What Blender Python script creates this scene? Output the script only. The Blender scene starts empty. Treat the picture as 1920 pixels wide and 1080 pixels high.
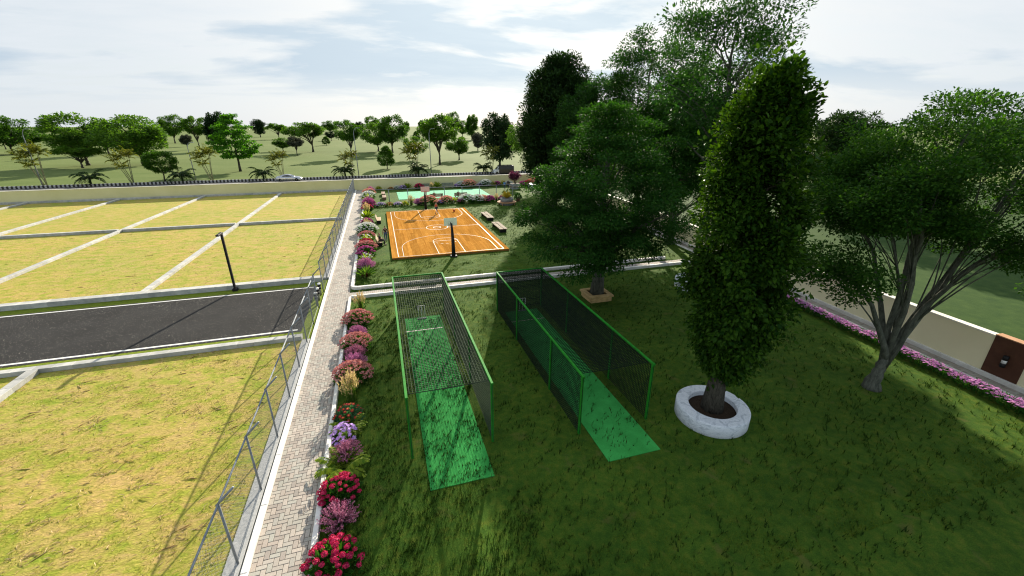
import bpy, math, random
import numpy as np
from mathutils import Vector, Matrix, Euler

PI = math.pi
R = math.radians
sc = bpy.context.scene
COL = sc.collection

# ------------------------------------------------------------------ camera
cam_d = bpy.data.cameras.new("camera")
cam = bpy.data.objects.new("camera", cam_d)
COL.objects.link(cam)
cam.location = (0.0, 0.0, 12.0)
cam.rotation_euler = (R(90 - 21.11), 0.0, R(-16.882))
cam_d.sensor_width = 36.0
cam_d.lens = 14.8125
cam_d.clip_end = 20000
cam_d.clip_start = 0.1
sc.camera = cam

# ------------------------------------------------------------------ light
SUN_AZ = R(21.0)       # clockwise from +Y
SUN_EL = R(20.5)
world = bpy.data.worlds.new("World")
sc.world = world
world.use_nodes = True
nt = world.node_tree
nt.nodes.clear()
def N(t, typ, **kw):
    n = t.nodes.new(typ)
    for k, v in kw.items():
        setattr(n, k, v)
    return n
w_out = N(nt, 'ShaderNodeOutputWorld')
w_bg = N(nt, 'ShaderNodeBackground')
sky = N(nt, 'ShaderNodeTexSky', sky_type='NISHITA')
sky.sun_disc = False
sky.sun_elevation = SUN_EL
sky.sun_rotation = SUN_AZ
sky.air_density = 1.0
sky.dust_density = 1.0
sky.ozone_density = 2.0
SKY = 0.05
tc = N(nt, 'ShaderNodeTexCoord')
sep = N(nt, 'ShaderNodeSeparateXYZ')
nt.links.new(tc.outputs['Generated'], sep.inputs[0])
def wmath(op, a, b=None, clamp=False):
    n = N(nt, 'ShaderNodeMath', operation=op)
    n.use_clamp = clamp
    for i, v in enumerate((a, b)):
        if v is None:
            continue
        if isinstance(v, (int, float)):
            n.inputs[i].default_value = v
        else:
            nt.links.new(v, n.inputs[i])
    return n.outputs[0]
zc = wmath('MAXIMUM', sep.outputs[2], 0.0)
den = wmath('ADD', zc, 0.13)
cmb = N(nt, 'ShaderNodeCombineXYZ')
nt.links.new(wmath('DIVIDE', sep.outputs[0], den), cmb.inputs[0])
nt.links.new(wmath('DIVIDE', sep.outputs[1], den), cmb.inputs[1])
def wnoise(scale, detail, rough, loc, stretch=(1, 1, 1)):
    m = N(nt, 'ShaderNodeMapping')
    m.inputs['Location'].default_value = loc
    m.inputs['Scale'].default_value = stretch
    nt.links.new(cmb.outputs[0], m.inputs[0])
    n = N(nt, 'ShaderNodeTexNoise')
    n.inputs['Scale'].default_value = scale
    n.inputs['Detail'].default_value = detail
    n.inputs['Roughness'].default_value = rough
    n.inputs['Distortion'].default_value = 0.25
    nt.links.new(m.outputs[0], n.inputs['Vector'])
    return n.outputs[0]
def wramp(src, stops):
    r = N(nt, 'ShaderNodeValToRGB')
    e = r.color_ramp.elements
    e[0].position, e[0].color = stops[0][0], (*stops[0][1], 1)
    e[1].position, e[1].color = stops[1][0], (*stops[1][1], 1)
    for p, c in stops[2:]:
        x = e.new(p)
        x.color = (*c, 1)
    nt.links.new(src, r.inputs[0])
    return r.outputs[0]
def wmix(fac, a, b, typ='MIX'):
    n = N(nt, 'ShaderNodeMix', data_type='RGBA', blend_type=typ)
    if isinstance(fac, (int, float)):
        n.inputs[0].default_value = fac
    else:
        nt.links.new(fac, n.inputs[0])
    for i, v in ((6, a), (7, b)):
        if isinstance(v, tuple):
            n.inputs[i].default_value = (*v, 1)
        else:
            nt.links.new(v, n.inputs[i])
    return n.outputs[2]
# angle to the sun drives how bright a thin cloud veil glows (forward scatter)
sd = N(nt, 'ShaderNodeVectorMath', operation='DOT_PRODUCT')
nt.links.new(tc.outputs['Generated'], sd.inputs[0])
sd.inputs[1].default_value = (math.sin(SUN_AZ) * math.cos(SUN_EL), math.cos(SUN_AZ) * math.cos(SUN_EL), math.sin(SUN_EL))
glow = wmath('POWER', wmath('MAXIMUM', sd.outputs['Value'], 0.0), 6.0)
W_VEIL = 0.40
veil = wmix(glow, (0.86 * W_VEIL, 0.93 * W_VEIL, 1.0 * W_VEIL), (1.27 * W_VEIL, 1.25 * W_VEIL, 1.18 * W_VEIL))
big = wnoise(0.42, 8, 0.55, (7.7, 1.1, 4.4), (1.0, 1.7, 1))
fine = wnoise(2.2, 8, 0.62, (7.7, 2.2, 4.0), (1.0, 2.2, 1))
heavy = wmix(glow, (0.55 * W_VEIL, 0.69 * W_VEIL, 0.83 * W_VEIL), (0.72 * W_VEIL, 0.89 * W_VEIL, 1.02 * W_VEIL))
m_heavy = wramp(big, [(0.47, (0, 0, 0)), (0.56, (1, 1, 1))])
skyc = N(nt, 'ShaderNodeVectorMath', operation='SCALE')
nt.links.new(sky.outputs[0], skyc.inputs[0])
skyc.inputs['Scale'].default_value = SKY
m_veil = wramp(fine, [(0.30, (0.80, 0.80, 0.80)), (0.62, (0.98, 0.98, 0.98))])
m_low = wramp(sep.outputs[2], [(0.02, (0, 0, 0)), (0.10, (1, 1, 1))])
m_veil = wmix(m_low, (0.92, 0.92, 0.92), m_veil)
base_sky = wmix(m_veil, skyc.outputs[0], veil)
mh = wmath('MULTIPLY', m_heavy, m_low)
mh = wmath('MULTIPLY', mh, 0.80)
full = wmix(mh, base_sky, heavy)
nt.links.new(full, w_bg.inputs[0])
w_bg.inputs[1].default_value = 1.0
nt.links.new(w_bg.outputs[0], w_out.inputs[0])

sun_d = bpy.data.lights.new("sun", 'SUN')
sun_d.energy = 5.0
sun_d.angle = R(0.55)
sun_d.color = (1.0, 0.90, 0.74)
sun = bpy.data.objects.new("sun", sun_d)
COL.objects.link(sun)
sun.location = (30, 80, 60)
_sd = Vector((math.sin(SUN_AZ) * math.cos(SUN_EL), math.cos(SUN_AZ) * math.cos(SUN_EL), math.sin(SUN_EL)))
sun.rotation_euler = _sd.to_track_quat('Z', 'Y').to_euler()

vs = sc.view_settings
vs.view_transform = 'Standard'
vs.look = 'None'
vs.exposure = 1.15
vs.gamma = 1.0
vs.use_curve_mapping = False
cy = sc.cycles
cy.use_denoising = True
cy.denoising_prefilter = 'ACCURATE'
cy.pixel_filter_type = 'BLACKMAN_HARRIS'
cy.filter_width = 1.15
cy.use_adaptive_sampling = True
cy.adaptive_threshold = 0.008
cy.max_bounces = 6
cy.diffuse_bounces = 3
cy.glossy_bounces = 2
cy.transmission_bounces = 3
cy.transparent_max_bounces = 6
cy.sample_clamp_indirect = 6
cy.use_fast_gi = False

# ------------------------------------------------------------------ materials
MATS = {}
def new_mat(name):
    m = bpy.data.materials.new(name)
    m.use_nodes = True
    t = m.node_tree
    t.nodes.clear()
    out = N(t, 'ShaderNodeOutputMaterial')
    MATS[name] = m
    return m, t, out
def tnoise(t, vec, scale, detail=4, rough=0.55, dist=0.0):
    n = N(t, 'ShaderNodeTexNoise')
    n.inputs['Scale'].default_value = scale
    n.inputs['Detail'].default_value = detail
    n.inputs['Roughness'].default_value = rough
    n.inputs['Distortion'].default_value = dist
    t.links.new(vec, n.inputs['Vector'])
    return n.outputs[0]
def tramp(t, src, stops):
    r = N(t, 'ShaderNodeValToRGB')
    e = r.color_ramp.elements
    e[0].position, e[0].color = stops[0][0], (*stops[0][1], 1)
    e[1].position, e[1].color = stops[1][0], (*stops[1][1], 1)
    for p, c in stops[2:]:
        x = e.new(p)
        x.color = (*c, 1)
    t.links.new(src, r.inputs[0])
    return r.outputs[0]
def tmix(t, fac, a, b, typ='MIX'):
    n = N(t, 'ShaderNodeMix', data_type='RGBA', blend_type=typ)
    if isinstance(fac, (int, float)):
        n.inputs[0].default_value = fac
    else:
        t.links.new(fac, n.inputs[0])
    for i, v in ((6, a), (7, b)):
        if isinstance(v, tuple):
            n.inputs[i].default_value = (*v, 1)
        else:
            t.links.new(v, n.inputs[i])
    return n.outputs[2]
def tpos(t, obj=False, scale=(1, 1, 1), rot=(0, 0, 0)):
    if obj:
        v = N(t, 'ShaderNodeTexCoord').outputs['Object']
    else:
        v = N(t, 'ShaderNodeNewGeometry').outputs['Position']
    m = N(t, 'ShaderNodeMapping')
    m.inputs['Scale'].default_value = scale
    m.inputs['Rotation'].default_value = rot
    t.links.new(v, m.inputs[0])
    return m.outputs[0]
def principled(t, out, col, rough=0.6, metal=0.0, bump=None, bump_s=0.3, bump_d=0.02, spec=0.5, trans=0.0):
    b = N(t, 'ShaderNodeBsdfPrincipled')
    if isinstance(col, tuple):
        b.inputs['Base Color'].default_value = (*col, 1)
    else:
        t.links.new(col, b.inputs['Base Color'])
    b.inputs['Roughness'].default_value = rough
    b.inputs['Metallic'].default_value = metal
    b.inputs['Specular IOR Level'].default_value = spec
    if trans:
        b.inputs['Transmission Weight'].default_value = trans
    if bump is not None:
        bm_ = N(t, 'ShaderNodeBump')
        bm_.inputs['Strength'].default_value = bump_s
        bm_.inputs['Distance'].default_value = bump_d
        t.links.new(bump, bm_.inputs['Height'])
        t.links.new(bm_.outputs[0], b.inputs['Normal'])
    t.links.new(b.outputs[0], out.inputs[0])
    return b
def noisy(name, c1, c2, scale=8, rough=0.6, metal=0.0, bump_s=0.3, bump_d=0.01, obj=True, detail=5, lo=0.35, hi=0.65, stretch=(1, 1, 1), objrand=0.0, spec=0.4):
    m, t, out = new_mat(name)
    p = tpos(t, obj, stretch)
    n = tnoise(t, p, scale, detail, 0.6)
    c = tramp(t, n, [(lo, c1), (hi, c2)])
    if objrand:
        oi = N(t, 'ShaderNodeObjectInfo').outputs['Random']
        k = tramp(t, oi, [(0.0, (1 - objrand,) * 3), (1.0, (1 + objrand,) * 3)])
        c = tmix(t, 1.0, c, k, 'MULTIPLY')
    principled(t, out, c, rough, metal, tnoise(t, p, scale * 6, 3), bump_s, bump_d, spec)
    return m
def leafmat(name, c_dark, c_light, trans=0.35, rough=0.5, tcol=None, objrand=0.0, spec=0.35, single=False):
    """foliage: colour varies leaf by leaf, some light passes through the blade"""
    m, t, out = new_mat(name)
    g = N(t, 'ShaderNodeNewGeometry')
    src = g.outputs['Random Per Island']
    if single:
        ad = N(t, 'ShaderNodeMath', operation='ADD')
        t.links.new(src, ad.inputs[0])
        t.links.new(N(t, 'ShaderNodeObjectInfo').outputs['Random'], ad.inputs[1])
        fr_ = N(t, 'ShaderNodeMath', operation='FRACT')
        t.links.new(ad.outputs[0], fr_.inputs[0])
        src = fr_.outputs[0]
    c = tramp(t, src, [(0.0, c_dark), (1.0, c_light)])
    if objrand:
        oi = N(t, 'ShaderNodeObjectInfo').outputs['Random']
        k = tramp(t, oi, [(0.0, (1 - objrand, 1 - objrand * .8, 1 - objrand)), (1.0, (1 + objrand, 1 + objrand * .6, 1 + objrand * .2))])
        c = tmix(t, 1.0, c, k, 'MULTIPLY')
    b = N(t, 'ShaderNodeBsdfPrincipled')
    t.links.new(c, b.inputs['Base Color'])
    b.inputs['Roughness'].default_value = rough
    b.inputs['Specular IOR Level'].default_value = spec * .15
    tr = N(t, 'ShaderNodeBsdfTranslucent')
    tc_ = tmix(t, 1.0, c, tcol or (1.5, 1.6, 0.5), 'MULTIPLY')
    t.links.new(tc_, tr.inputs[0])
    mx = N(t, 'ShaderNodeMixShader')
    mx.inputs[0].default_value = trans
    t.links.new(b.outputs[0], mx.inputs[1])
    t.links.new(tr.outputs[0], mx.inputs[2])
    t.links.new(mx.outputs[0], out.inputs[0])
    return m
def plain(name, c, rough=0.6, metal=0.0, spec=0.4):
    return noisy(name, tuple(x * 0.88 for x in c), tuple(min(1, x * 1.1) for x in c), 5, rough, metal, 0.15, 0.004, spec=spec)

# ------------------------------------------------------------------ mesh helpers
class MB:
    def __init__(self):
        self.v, self.f = [], []
    def add(self, vs_, fs_):
        o = len(self.v)
        self.v += [tuple(x) for x in vs_]
        self.f += [tuple(i + o for i in f) for f in fs_]
        return self
    def box(self, c, s, rz=0.0, ch=0.0, taper=1.0):
        hx, hy, hz = s[0] / 2, s[1] / 2, s[2] / 2
        ca, sa = math.cos(rz), math.sin(rz)
        lv = []
        if ch <= 0:
            for z, k in ((-hz, 1), (hz, taper)):
                lv += [(-hx * k, -hy * k, z), (hx * k, -hy * k, z), (hx * k, hy * k, z), (-hx * k, hy * k, z)]
            fs_ = [(3, 2, 1, 0), (4, 5, 6, 7), (0, 1, 5, 4), (1, 2, 6, 5), (2, 3, 7, 6), (3, 0, 4, 7)]
        else:
            for z, k in ((-hz, 0), (hz - ch, 0), (hz, ch)):
                lv += [(-hx + k, -hy + k, z), (hx - k, -hy + k, z), (hx - k, hy - k, z), (-hx + k, hy - k, z)]
            fs_ = [(3, 2, 1, 0), (8, 9, 10, 11)]
            for b in (0, 4):
                for i in range(4):
                    j = (i + 1) % 4
                    fs_.append((b + i, b + j, b + 4 + j, b + 4 + i))
        return self.add([(c[0] + x * ca - y * sa, c[1] + x * sa + y * ca, c[2] + z) for x, y, z in lv], fs_)
    def tube(self, pts, rad, n=6, caps=True):
        pts = [Vector(p) for p in pts]
        if isinstance(rad, (int, float)):
            rad = [rad] * len(pts)
        o = len(self.v)
        prev = None
        for i, p in enumerate(pts):
            d = (pts[min(i + 1, len(pts) - 1)] - pts[max(i - 1, 0)])
            if d.length < 1e-9:
                d = Vector((0, 0, 1))
            d.normalize()
            if prev is None:
                a = Vector((1, 0, 0)) if abs(d.x) < 0.8 else Vector((0, 1, 0))
            else:
                a = prev
            u = (a - d * a.dot(d))
            if u.length < 1e-6:
                u = d.orthogonal()
            u.normalize()
            prev = u
            w = d.cross(u)
            for k in range(n):
                t = 2 * PI * k / n
                self.v.append(tuple(p + (u * math.cos(t) + w * math.sin(t)) * rad[i]))
        for i in range(len(pts) - 1):
            for k in range(n):
                k2 = (k + 1) % n
                self.f.append((o + i * n + k, o + i * n + k2, o + (i + 1) * n + k2, o + (i + 1) * n + k))
        if caps:
            self.f.append(tuple(o + k for k in reversed(range(n))))
            self.f.append(tuple(o + (len(pts) - 1) * n + k for k in range(n)))
        return self
    def lathe(self, c, prof, n=24, close=False):
        """prof: (radius, z) from the outside bottom over the top"""
        o = len(self.v)
        for r, z in prof:
            for k in range(n):
                t = 2 * PI * k / n
                self.v.append((c[0] + r * math.cos(t), c[1] + r * math.sin(t), c[2] + z))
        m = len(prof)
        rng_ = range(m if close else m - 1)
        for i in rng_:
            j = (i + 1) % m
            for k in range(n):
                k2 = (k + 1) % n
                self.f.append((o + i * n + k, o + i * n + k2, o + j * n + k2, o + j * n + k))
        if not close:
            if prof[0][0] > 1e-4:
                self.f.append(tuple(o + k for k in reversed(range(n))))
            if prof[-1][0] > 1e-4:
                self.f.append(tuple(o + (m - 1) * n + k for k in range(n)))
        return self
    def disc(self, c, r, n=20):
        return self.add([(c[0] + r * math.cos(2 * PI * k / n), c[1] + r * math.sin(2 * PI * k / n), c[2]) for k in range(n)], [tuple(range(n))])
    def rect(self, x0, y0, x1, y1, z):
        return self.add([(x0, y0, z), (x1, y0, z), (x1, y1, z), (x0, y1, z)], [(0, 1, 2, 3)])
    def mesh(self, name, mat, smooth=False):
        me = bpy.data.meshes.new(name)
        me.from_pydata(self.v, [], self.f)
        if mat:
            me.materials.append(MATS[mat] if isinstance(mat, str) else mat)
        if smooth:
            me.polygons.foreach_set('use_smooth', [True] * len(me.polygons))
        me.update()
        return me
    def build(self, name, mat, parent=None, smooth=False, loc=None):
        return link(name, self.mesh(name, mat, smooth), parent, loc)
def link(name, me, parent=None, loc=None, rz=0.0, scale=None):
    o = bpy.data.objects.new(name, me)
    COL.objects.link(o)
    if parent is not None:
        o.parent = parent
    if loc is not None:
        o.location = loc
    if rz:
        o.rotation_euler = (0, 0, rz)
    if scale is not None:
        o.scale = scale if isinstance(scale, tuple) else (scale,) * 3
    return o
def empty(name, loc=(0, 0, 0), rz=0.0, label=None, cat=None, group=None):
    o = bpy.data.objects.new(name, None)
    COL.objects.link(o)
    o.empty_display_size = 0.2
    o.location = loc
    o.rotation_euler = (0, 0, rz)
    return tag(o, label, cat, group)
def tag(o, label=None, cat=None, group=None, kind=None):
    if label:
        o['label'] = label
    if cat:
        o['category'] = cat
    if group:
        o['group'] = group
    if kind:
        o['kind'] = kind
    return o
def copy_tree(o, loc, rz=0.0, scale=None, label=None):
    c = o.copy()
    COL.objects.link(c)
    c.location = loc
    c.rotation_euler = (0, 0, rz)
    if scale is not None:
        c.scale = scale if isinstance(scale, tuple) else (scale,) * 3
    if label:
        c['label'] = label
    for ch in o.children:
        d = ch.copy()
        COL.objects.link(d)
        d.parent = c
        for g in ch.children:
            e = g.copy()
            COL.objects.link(e)
            e.parent = d
    return c
def fast_mesh(name, V, F, mat, smooth=False):
    """V (n,3), F (m,k) with one k for all faces"""
    V = np.asarray(V, dtype=np.float32)
    F = np.asarray(F, dtype=np.int32)
    me = bpy.data.meshes.new(name)
    me.vertices.add(len(V))
    me.vertices.foreach_set('co', V.ravel())
    m, k = F.shape
    me.loops.add(m * k)
    me.loops.foreach_set('vertex_index', F.ravel())
    me.polygons.add(m)
    me.polygons.foreach_set('loop_start', np.arange(0, m * k, k, dtype=np.int32))
    me.polygons.foreach_set('loop_total', np.full(m, k, dtype=np.int32))
    if smooth:
        me.polygons.foreach_set('use_smooth', np.ones(m, dtype=bool))
    me.update(calc_edges=True)
    me.validate()
    if mat:
        me.materials.append(MATS[mat] if isinstance(mat, str) else mat)
    return me
def unit(a):
    return a / np.maximum(np.linalg.norm(a, axis=-1, keepdims=True), 1e-9)
def leaf_geo(P, A, Nn, L, W, big=False, bend=0.15):
    """leaf blades at P pointing along A with face normal near Nn; L, W arrays or numbers"""
    n = len(P)
    A = unit(A)
    S = unit(np.cross(A, Nn))
    U = unit(np.cross(S, A))
    L = np.broadcast_to(np.asarray(L, float), (n,))[:, None]
    W = np.broadcast_to(np.asarray(W, float), (n,))[:, None]
    if not big:
        v = np.stack([P, P + A * L * .5 + S * W * .5 + U * W * bend, P + A * L, P + A * L * .5 - S * W * .5 + U * W * bend], 1)
        V = v.reshape(-1, 3)
        b = np.arange(n)[:, None] * 4
        F = np.concatenate([b + np.array([[0, 1, 2]]), b + np.array([[0, 2, 3]])], 1).reshape(-1, 3)
        return V, F
    tip = P + A * L - U * L * .10
    v = np.stack([P, P + A * L * .28 + S * W * .46 + U * W * bend, P + A * L * .68 + S * W * .40 + U * W * bend * .8, tip,
                  P + A * L * .68 - S * W * .40 + U * W * bend * .8, P + A * L * .28 - S * W * .46 + U * W * bend], 1)
    V = v.reshape(-1, 3)
    b = np.arange(n)[:, None] * 6
    F = np.concatenate([b + np.array([[0, 1, 2, 3]]), b + np.array([[0, 3, 4, 5]])], 1).reshape(-1, 4)
    return V, F
def merge(geos):
    Vs, Fs, o = [], [], 0
    for V, F in geos:
        Vs.append(V)
        Fs.append(F + o)
        o += len(V)
    return np.concatenate(Vs), np.concatenate(Fs)
def rand_dirs(rng, n):
    return unit(rng.normal(size=(n, 3)))

# ------------------------------------------------------------------ surface materials
def m_lawn():
    m, t, out = new_mat('lawn')
    p = tpos(t)
    a = tnoise(t, p, 0.45, 4, 0.6)
    b = tnoise(t, p, 3.2, 5, 0.65)
    d = tnoise(t, p, 28, 4, 0.7)
    c = tramp(t, b, [(0.30, (0.032, 0.084, 0.010)), (0.50, (0.058, 0.118, 0.013)), (0.72, (0.108, 0.140, 0.018))])
    c2 = tramp(t, a, [(0.35, (0.75, 0.80, 0.75)), (0.65, (1.15, 1.10, 1.05))])
    c = tmix(t, 1.0, c, c2, 'MULTIPLY')
    c3 = tramp(t, d, [(0.30, (0.62, 0.62, 0.62)), (0.70, (1.30, 1.30, 1.2))])
    c = tmix(t, 1.0, c, c3, 'MULTIPLY')
    e = tnoise(t, p, 1.1, 5, 0.6, 0.5)
    soil = tramp(t, e, [(0.60, (0, 0, 0)), (0.72, (0.55, 0.55, 0.55))])
    c = tmix(t, soil, c, (0.13, 0.115, 0.035))
    principled(t, out, c, 0.95, 0, d, 0.9, 0.05, 0.1)
def m_dry():
    m, t, out = new_mat('dry_lawn')
    p = tpos(t, False, (1, 1, 1), (0, 0, 0.35))
    st = tpos(t, False, (0.7, 1.25, 1), (0, 0, 0.35))
    a = tnoise(t, st, 1.25, 7, 0.70, 0.6)
    b = tnoise(t, st, 9.0, 6, 0.72, 0.6)
    big = tnoise(t, p, 0.16, 3, 0.5)
    c = tramp(t, a, [(0.33, (0.205, 0.270, 0.026)), (0.45, (0.310, 0.305, 0.052)), (0.54, (0.395, 0.315, 0.090)), (0.64, (0.43, 0.310, 0.120)), (0.76, (0.29, 0.298, 0.052))])
    k = tramp(t, b, [(0.26, (0.58, 0.60, 0.52)), (0.50, (1.0, 1.0, 1.0)), (0.74, (1.38, 1.35, 1.30))])
    c = tmix(t, 1.0, c, k, 'MULTIPLY')
    k2 = tramp(t, big, [(0.35, (0.90, 0.97, 0.88)), (0.65, (1.06, 1.0, 1.0))])
    c = tmix(t, 1.0, c, k2, 'MULTIPLY')
    principled(t, out, c, 0.95, 0, b, 0.8, 0.05, 0.1)
def m_field():
    m, t, out = new_mat('field_grass')
    p = tpos(t)
    a = tnoise(t, p, 0.012, 5, 0.6)
    st = tpos(t, False, (0.35, 1.0, 1), (0, 0, 0.12))
    b = tnoise(t, st, 0.35, 6, 0.65, 0.3)
    d = tnoise(t, p, 3.0, 5, 0.7)
    c = tramp(t, a, [(0.35, (0.108, 0.150, 0.044)), (0.65, (0.146, 0.180, 0.062))])
    k = tramp(t, b, [(0.32, (0.84, 0.90, 0.80)), (0.68, (1.12, 1.08, 1.10))])
    c = tmix(t, 1.0, c, k, 'MULTIPLY')
    k = tramp(t, d, [(0.32, (0.85, 0.85, 0.85)), (0.68, (1.12, 1.12, 1.12))])
    c = tmix(t, 1.0, c, k, 'MULTIPLY')
    principled(t, out, c, 0.95, 0, d, 0.5, 0.05, 0.05)
def m_verge():
    m, t, out = new_mat('verge_grass')
    p = tpos(t)
    b = tnoise(t, p, 5, 5, 0.7)
    c = tramp(t, b, [(0.32, (0.10, 0.155, 0.012)), (0.68, (0.23, 0.27, 0.030))])
    principled(t, out, c, 0.95, 0, tnoise(t, p, 40, 3), 0.8, 0.04, 0.1)
def m_asphalt():
    m, t, out = new_mat('asphalt')
    p = tpos(t)
    v = N(t, 'ShaderNodeTexVoronoi')
    v.inputs['Scale'].default_value = 17.0
    t.links.new(p, v.inputs['Vector'])
    wn = N(t, 'ShaderNodeTexWhiteNoise')
    t.links.new(v.outputs['Position'], wn.inputs['Vector'])
    spot = tramp(t, v.outputs['Distance'], [(0.26, (1, 1, 1)), (0.36, (0, 0, 0))])
    pick = tramp(t, wn.outputs['Value'], [(0.66, (0, 0, 0)), (0.98, (1, 1, 1))])
    f = tmix(t, 1.0, spot, pick, 'MULTIPLY')
    d = tnoise(t, p, 30, 4, 0.7)
    big = tnoise(t, p, 0.5, 4)
    c = tramp(t, d, [(0.30, (0.020, 0.020, 0.021)), (0.72, (0.056, 0.055, 0.053))])
    k = tramp(t, big, [(0.3, (0.85, 0.85, 0.85)), (0.7, (1.15, 1.15, 1.15))])
    c = tmix(t, 1.0, c, k, 'MULTIPLY')
    c = tmix(t, f, c, (0.30, 0.28, 0.24))
    principled(t, out, c, 0.95, 0, d, 0.6, 0.01, 0.05)
def m_paver(name, dim=1.0):
    m, t, out = new_mat(name)
    p = tpos(t)
    g = N(t, 'ShaderNodeNewGeometry').outputs['Random Per Island']
    oi = N(t, 'ShaderNodeObjectInfo').outputs['Random']
    ad = N(t, 'ShaderNodeMath', operation='ADD')
    t.links.new(g, ad.inputs[0])
    t.links.new(oi, ad.inputs[1])
    fr = N(t, 'ShaderNodeMath', operation='FRACT')
    t.links.new(ad.outputs[0], fr.inputs[0])
    D = lambda *c: tuple(x * dim for x in c)
    c = tramp(t, fr.outputs[0], [(0.0, D(.30, .265, .235)), (0.3, D(.41, .35, .30)), (0.55, D(.38, .37, .325)), (0.8, D(.46, .40, .345)), (1.0, D(.34, .325, .29))])
    d = tnoise(t, p, 30, 5, 0.65)
    k = tramp(t, d, [(0.3, (0.80, 0.80, 0.80)), (0.7, (1.12, 1.12, 1.12))])
    c = tmix(t, 1.0, c, k, 'MULTIPLY')
    w = tnoise(t, p, 0.7, 4, 0.6)
    k = tramp(t, w, [(0.3, (0.84, 0.84, 0.83)), (0.7, (1.08, 1.08, 1.08))])
    c = tmix(t, 1.0, c, k, 'MULTIPLY')
    principled(t, out, c, 0.8, 0, d, 0.35, 0.006, 0.3)
def m_wood_court():
    m, t, out = new_mat('court_wood')
    oi = N(t, 'ShaderNodeObjectInfo').outputs['Random']
    p = tpos(t, False, (1, 0.06, 1))
    st = tpos(t, False, (9, 0.3, 1))
    pl = tpos(t, False, (4.5, 0.42, 1))
    n1 = tnoise(t, p, 9, 5, 0.65, 0.6)
    v = N(t, 'ShaderNodeTexBrick')
    v.inputs['Scale'].default_value = 1.0
    v.inputs['Mortar Size'].default_value = 0.008
    v.inputs['Color1'].default_value = (0.42, 0.185, 0.036, 1)
    v.inputs['Color2'].default_value = (0.52, 0.245, 0.052, 1)
    v.inputs['Mortar'].default_value = (0.22, 0.09, 0.015, 1)
    v.inputs['Row Height'].default_value = 0.115
    v.inputs['Brick Width'].default_value = 1.8
    rot = tpos(t, False, (1, 1, 1), (0, 0, PI / 2))
    t.links.new(rot, v.inputs['Vector'])
    c = v.outputs['Color']
    k = tramp(t, oi, [(0, (0.80, 0.80, 0.78)), (1, (1.16, 1.18, 1.2))])
    c = tmix(t, 1.0, c, k, 'MULTIPLY')
    k = tramp(t, n1, [(0.3, (0.86, 0.84, 0.8)), (0.7, (1.08, 1.09, 1.1))])
    c = tmix(t, 1.0, c, k, 'MULTIPLY')
    principled(t, out, c, 0.85, 0, None, spec=0.0)
def m_marble():
    m, t, out = new_mat('marble')
    p = tpos(t, True, (1, 1, 2.2), (0.4, 0.2, 0.5))
    n = tnoise(t, p, 2.2, 8, 0.62, 1.6)
    c = tramp(t, n, [(0.36, (0.44, 0.48, 0.53)), (0.47, (0.62, 0.66, 0.71)), (0.52, (0.72, 0.75, 0.79)), (0.60, (0.58, 0.62, 0.67)), (0.66, (0.70, 0.73, 0.77))])
    f = tnoise(t, p, 40, 3, 0.7)
    k = tramp(t, f, [(0.30, (0.90, 0.91, 0.92)), (0.6, (1.03, 1.03, 1.03))])
    c = tmix(t, 1.0, c, k, 'MULTIPLY')
    principled(t, out, c, 0.5, 0, f, 0.12, 0.004, 0.4)
def m_turf(name, c1, c2):
    m, t, out = new_mat(name)
    p = tpos(t)
    d = tnoise(t, p, 60, 4, 0.7)
    b = tnoise(t, p, 1.2, 5, 0.6)
    c = tramp(t, b, [(0.3, c1), (0.7, c2)])
    k = tramp(t, d, [(0.3, (0.72, 0.72, 0.72)), (0.7, (1.2, 1.2, 1.2))])
    c = tmix(t, 1.0, c, k, 'MULTIPLY')
    principled(t, out, c, 0.9, 0, d, 0.5, 0.01, 0.1)
def m_bark(name, c1, c2, sc_=5.0):
    m, t, out = new_mat(name)
    p = tpos(t, True, (1, 1, 0.28))
    n = tnoise(t, p, sc_ * 2.2, 6, 0.7, 0.8)
    c = tramp(t, n, [(0.34, c1), (0.66, c2)])
    principled(t, out, c, 0.9, 0, n, 1.0, 0.06, 0.15)
m_lawn(); m_dry(); m_field(); m_verge(); m_asphalt(); m_paver('paver'); m_wood_court(); m_marble()
m_turf('turf', (0.034, 0.270, 0.052), (0.056, 0.390, 0.085))
m_turf('turf_bright', (0.12, 0.42, 0.235), (0.20, 0.58, 0.36))
m_bark('bark', (0.022, 0.020, 0.016), (0.105, 0.095, 0.075))
m_bark('bark_pale', (0.10, 0.095, 0.08), (0.28, 0.26, 0.22))
m_bark('bark_smooth', (0.045, 0.05, 0.04), (0.145, 0.15, 0.12), 3)
m_bark('mulch', (0.018, 0.012, 0.008), (0.075, 0.048, 0.030), 16)
noisy('joint', (0.045, 0.04, 0.035), (0.10, 0.09, 0.078), 12, 0.95, obj=False)
noisy('kerb_white', (0.66, 0.63, 0.58), (0.82, 0.80, 0.76), 1.6, 0.7, 0, 0.2, 0.006, obj=False)
noisy('kerb_concrete', (0.34, 0.345, 0.33), (0.50, 0.49, 0.46), 2.2, 0.85, 0, 0.5, 0.01, obj=False, objrand=0.14, detail=8)
noisy('ledge_concrete', (0.30, 0.31, 0.31), (0.44, 0.44, 0.43), 9, 0.9, 0, 0.6, 0.015, obj=False, detail=7)
noisy('cream_wall', (0.67, 0.62, 0.31), (0.75, 0.69, 0.37), 0.35, 0.9, 0, 0.12, 0.004, obj=False, detail=8)
noisy('cream_wall_shade_lift', (0.78, 0.71, 0.46), (0.85, 0.78, 0.52), 0.35, 0.9, 0, 0.10, 0.003, obj=False, detail=8)  # same cream, colour lightened to make up for shade on the side wall
noisy('cream_cap', (0.72, 0.69, 0.58), (0.82, 0.79, 0.68), 1.0, 0.8, obj=False)
noisy('brown_paint', (0.070, 0.025, 0.011), (0.092, 0.034, 0.016), 3, 0.7, obj=False)
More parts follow.
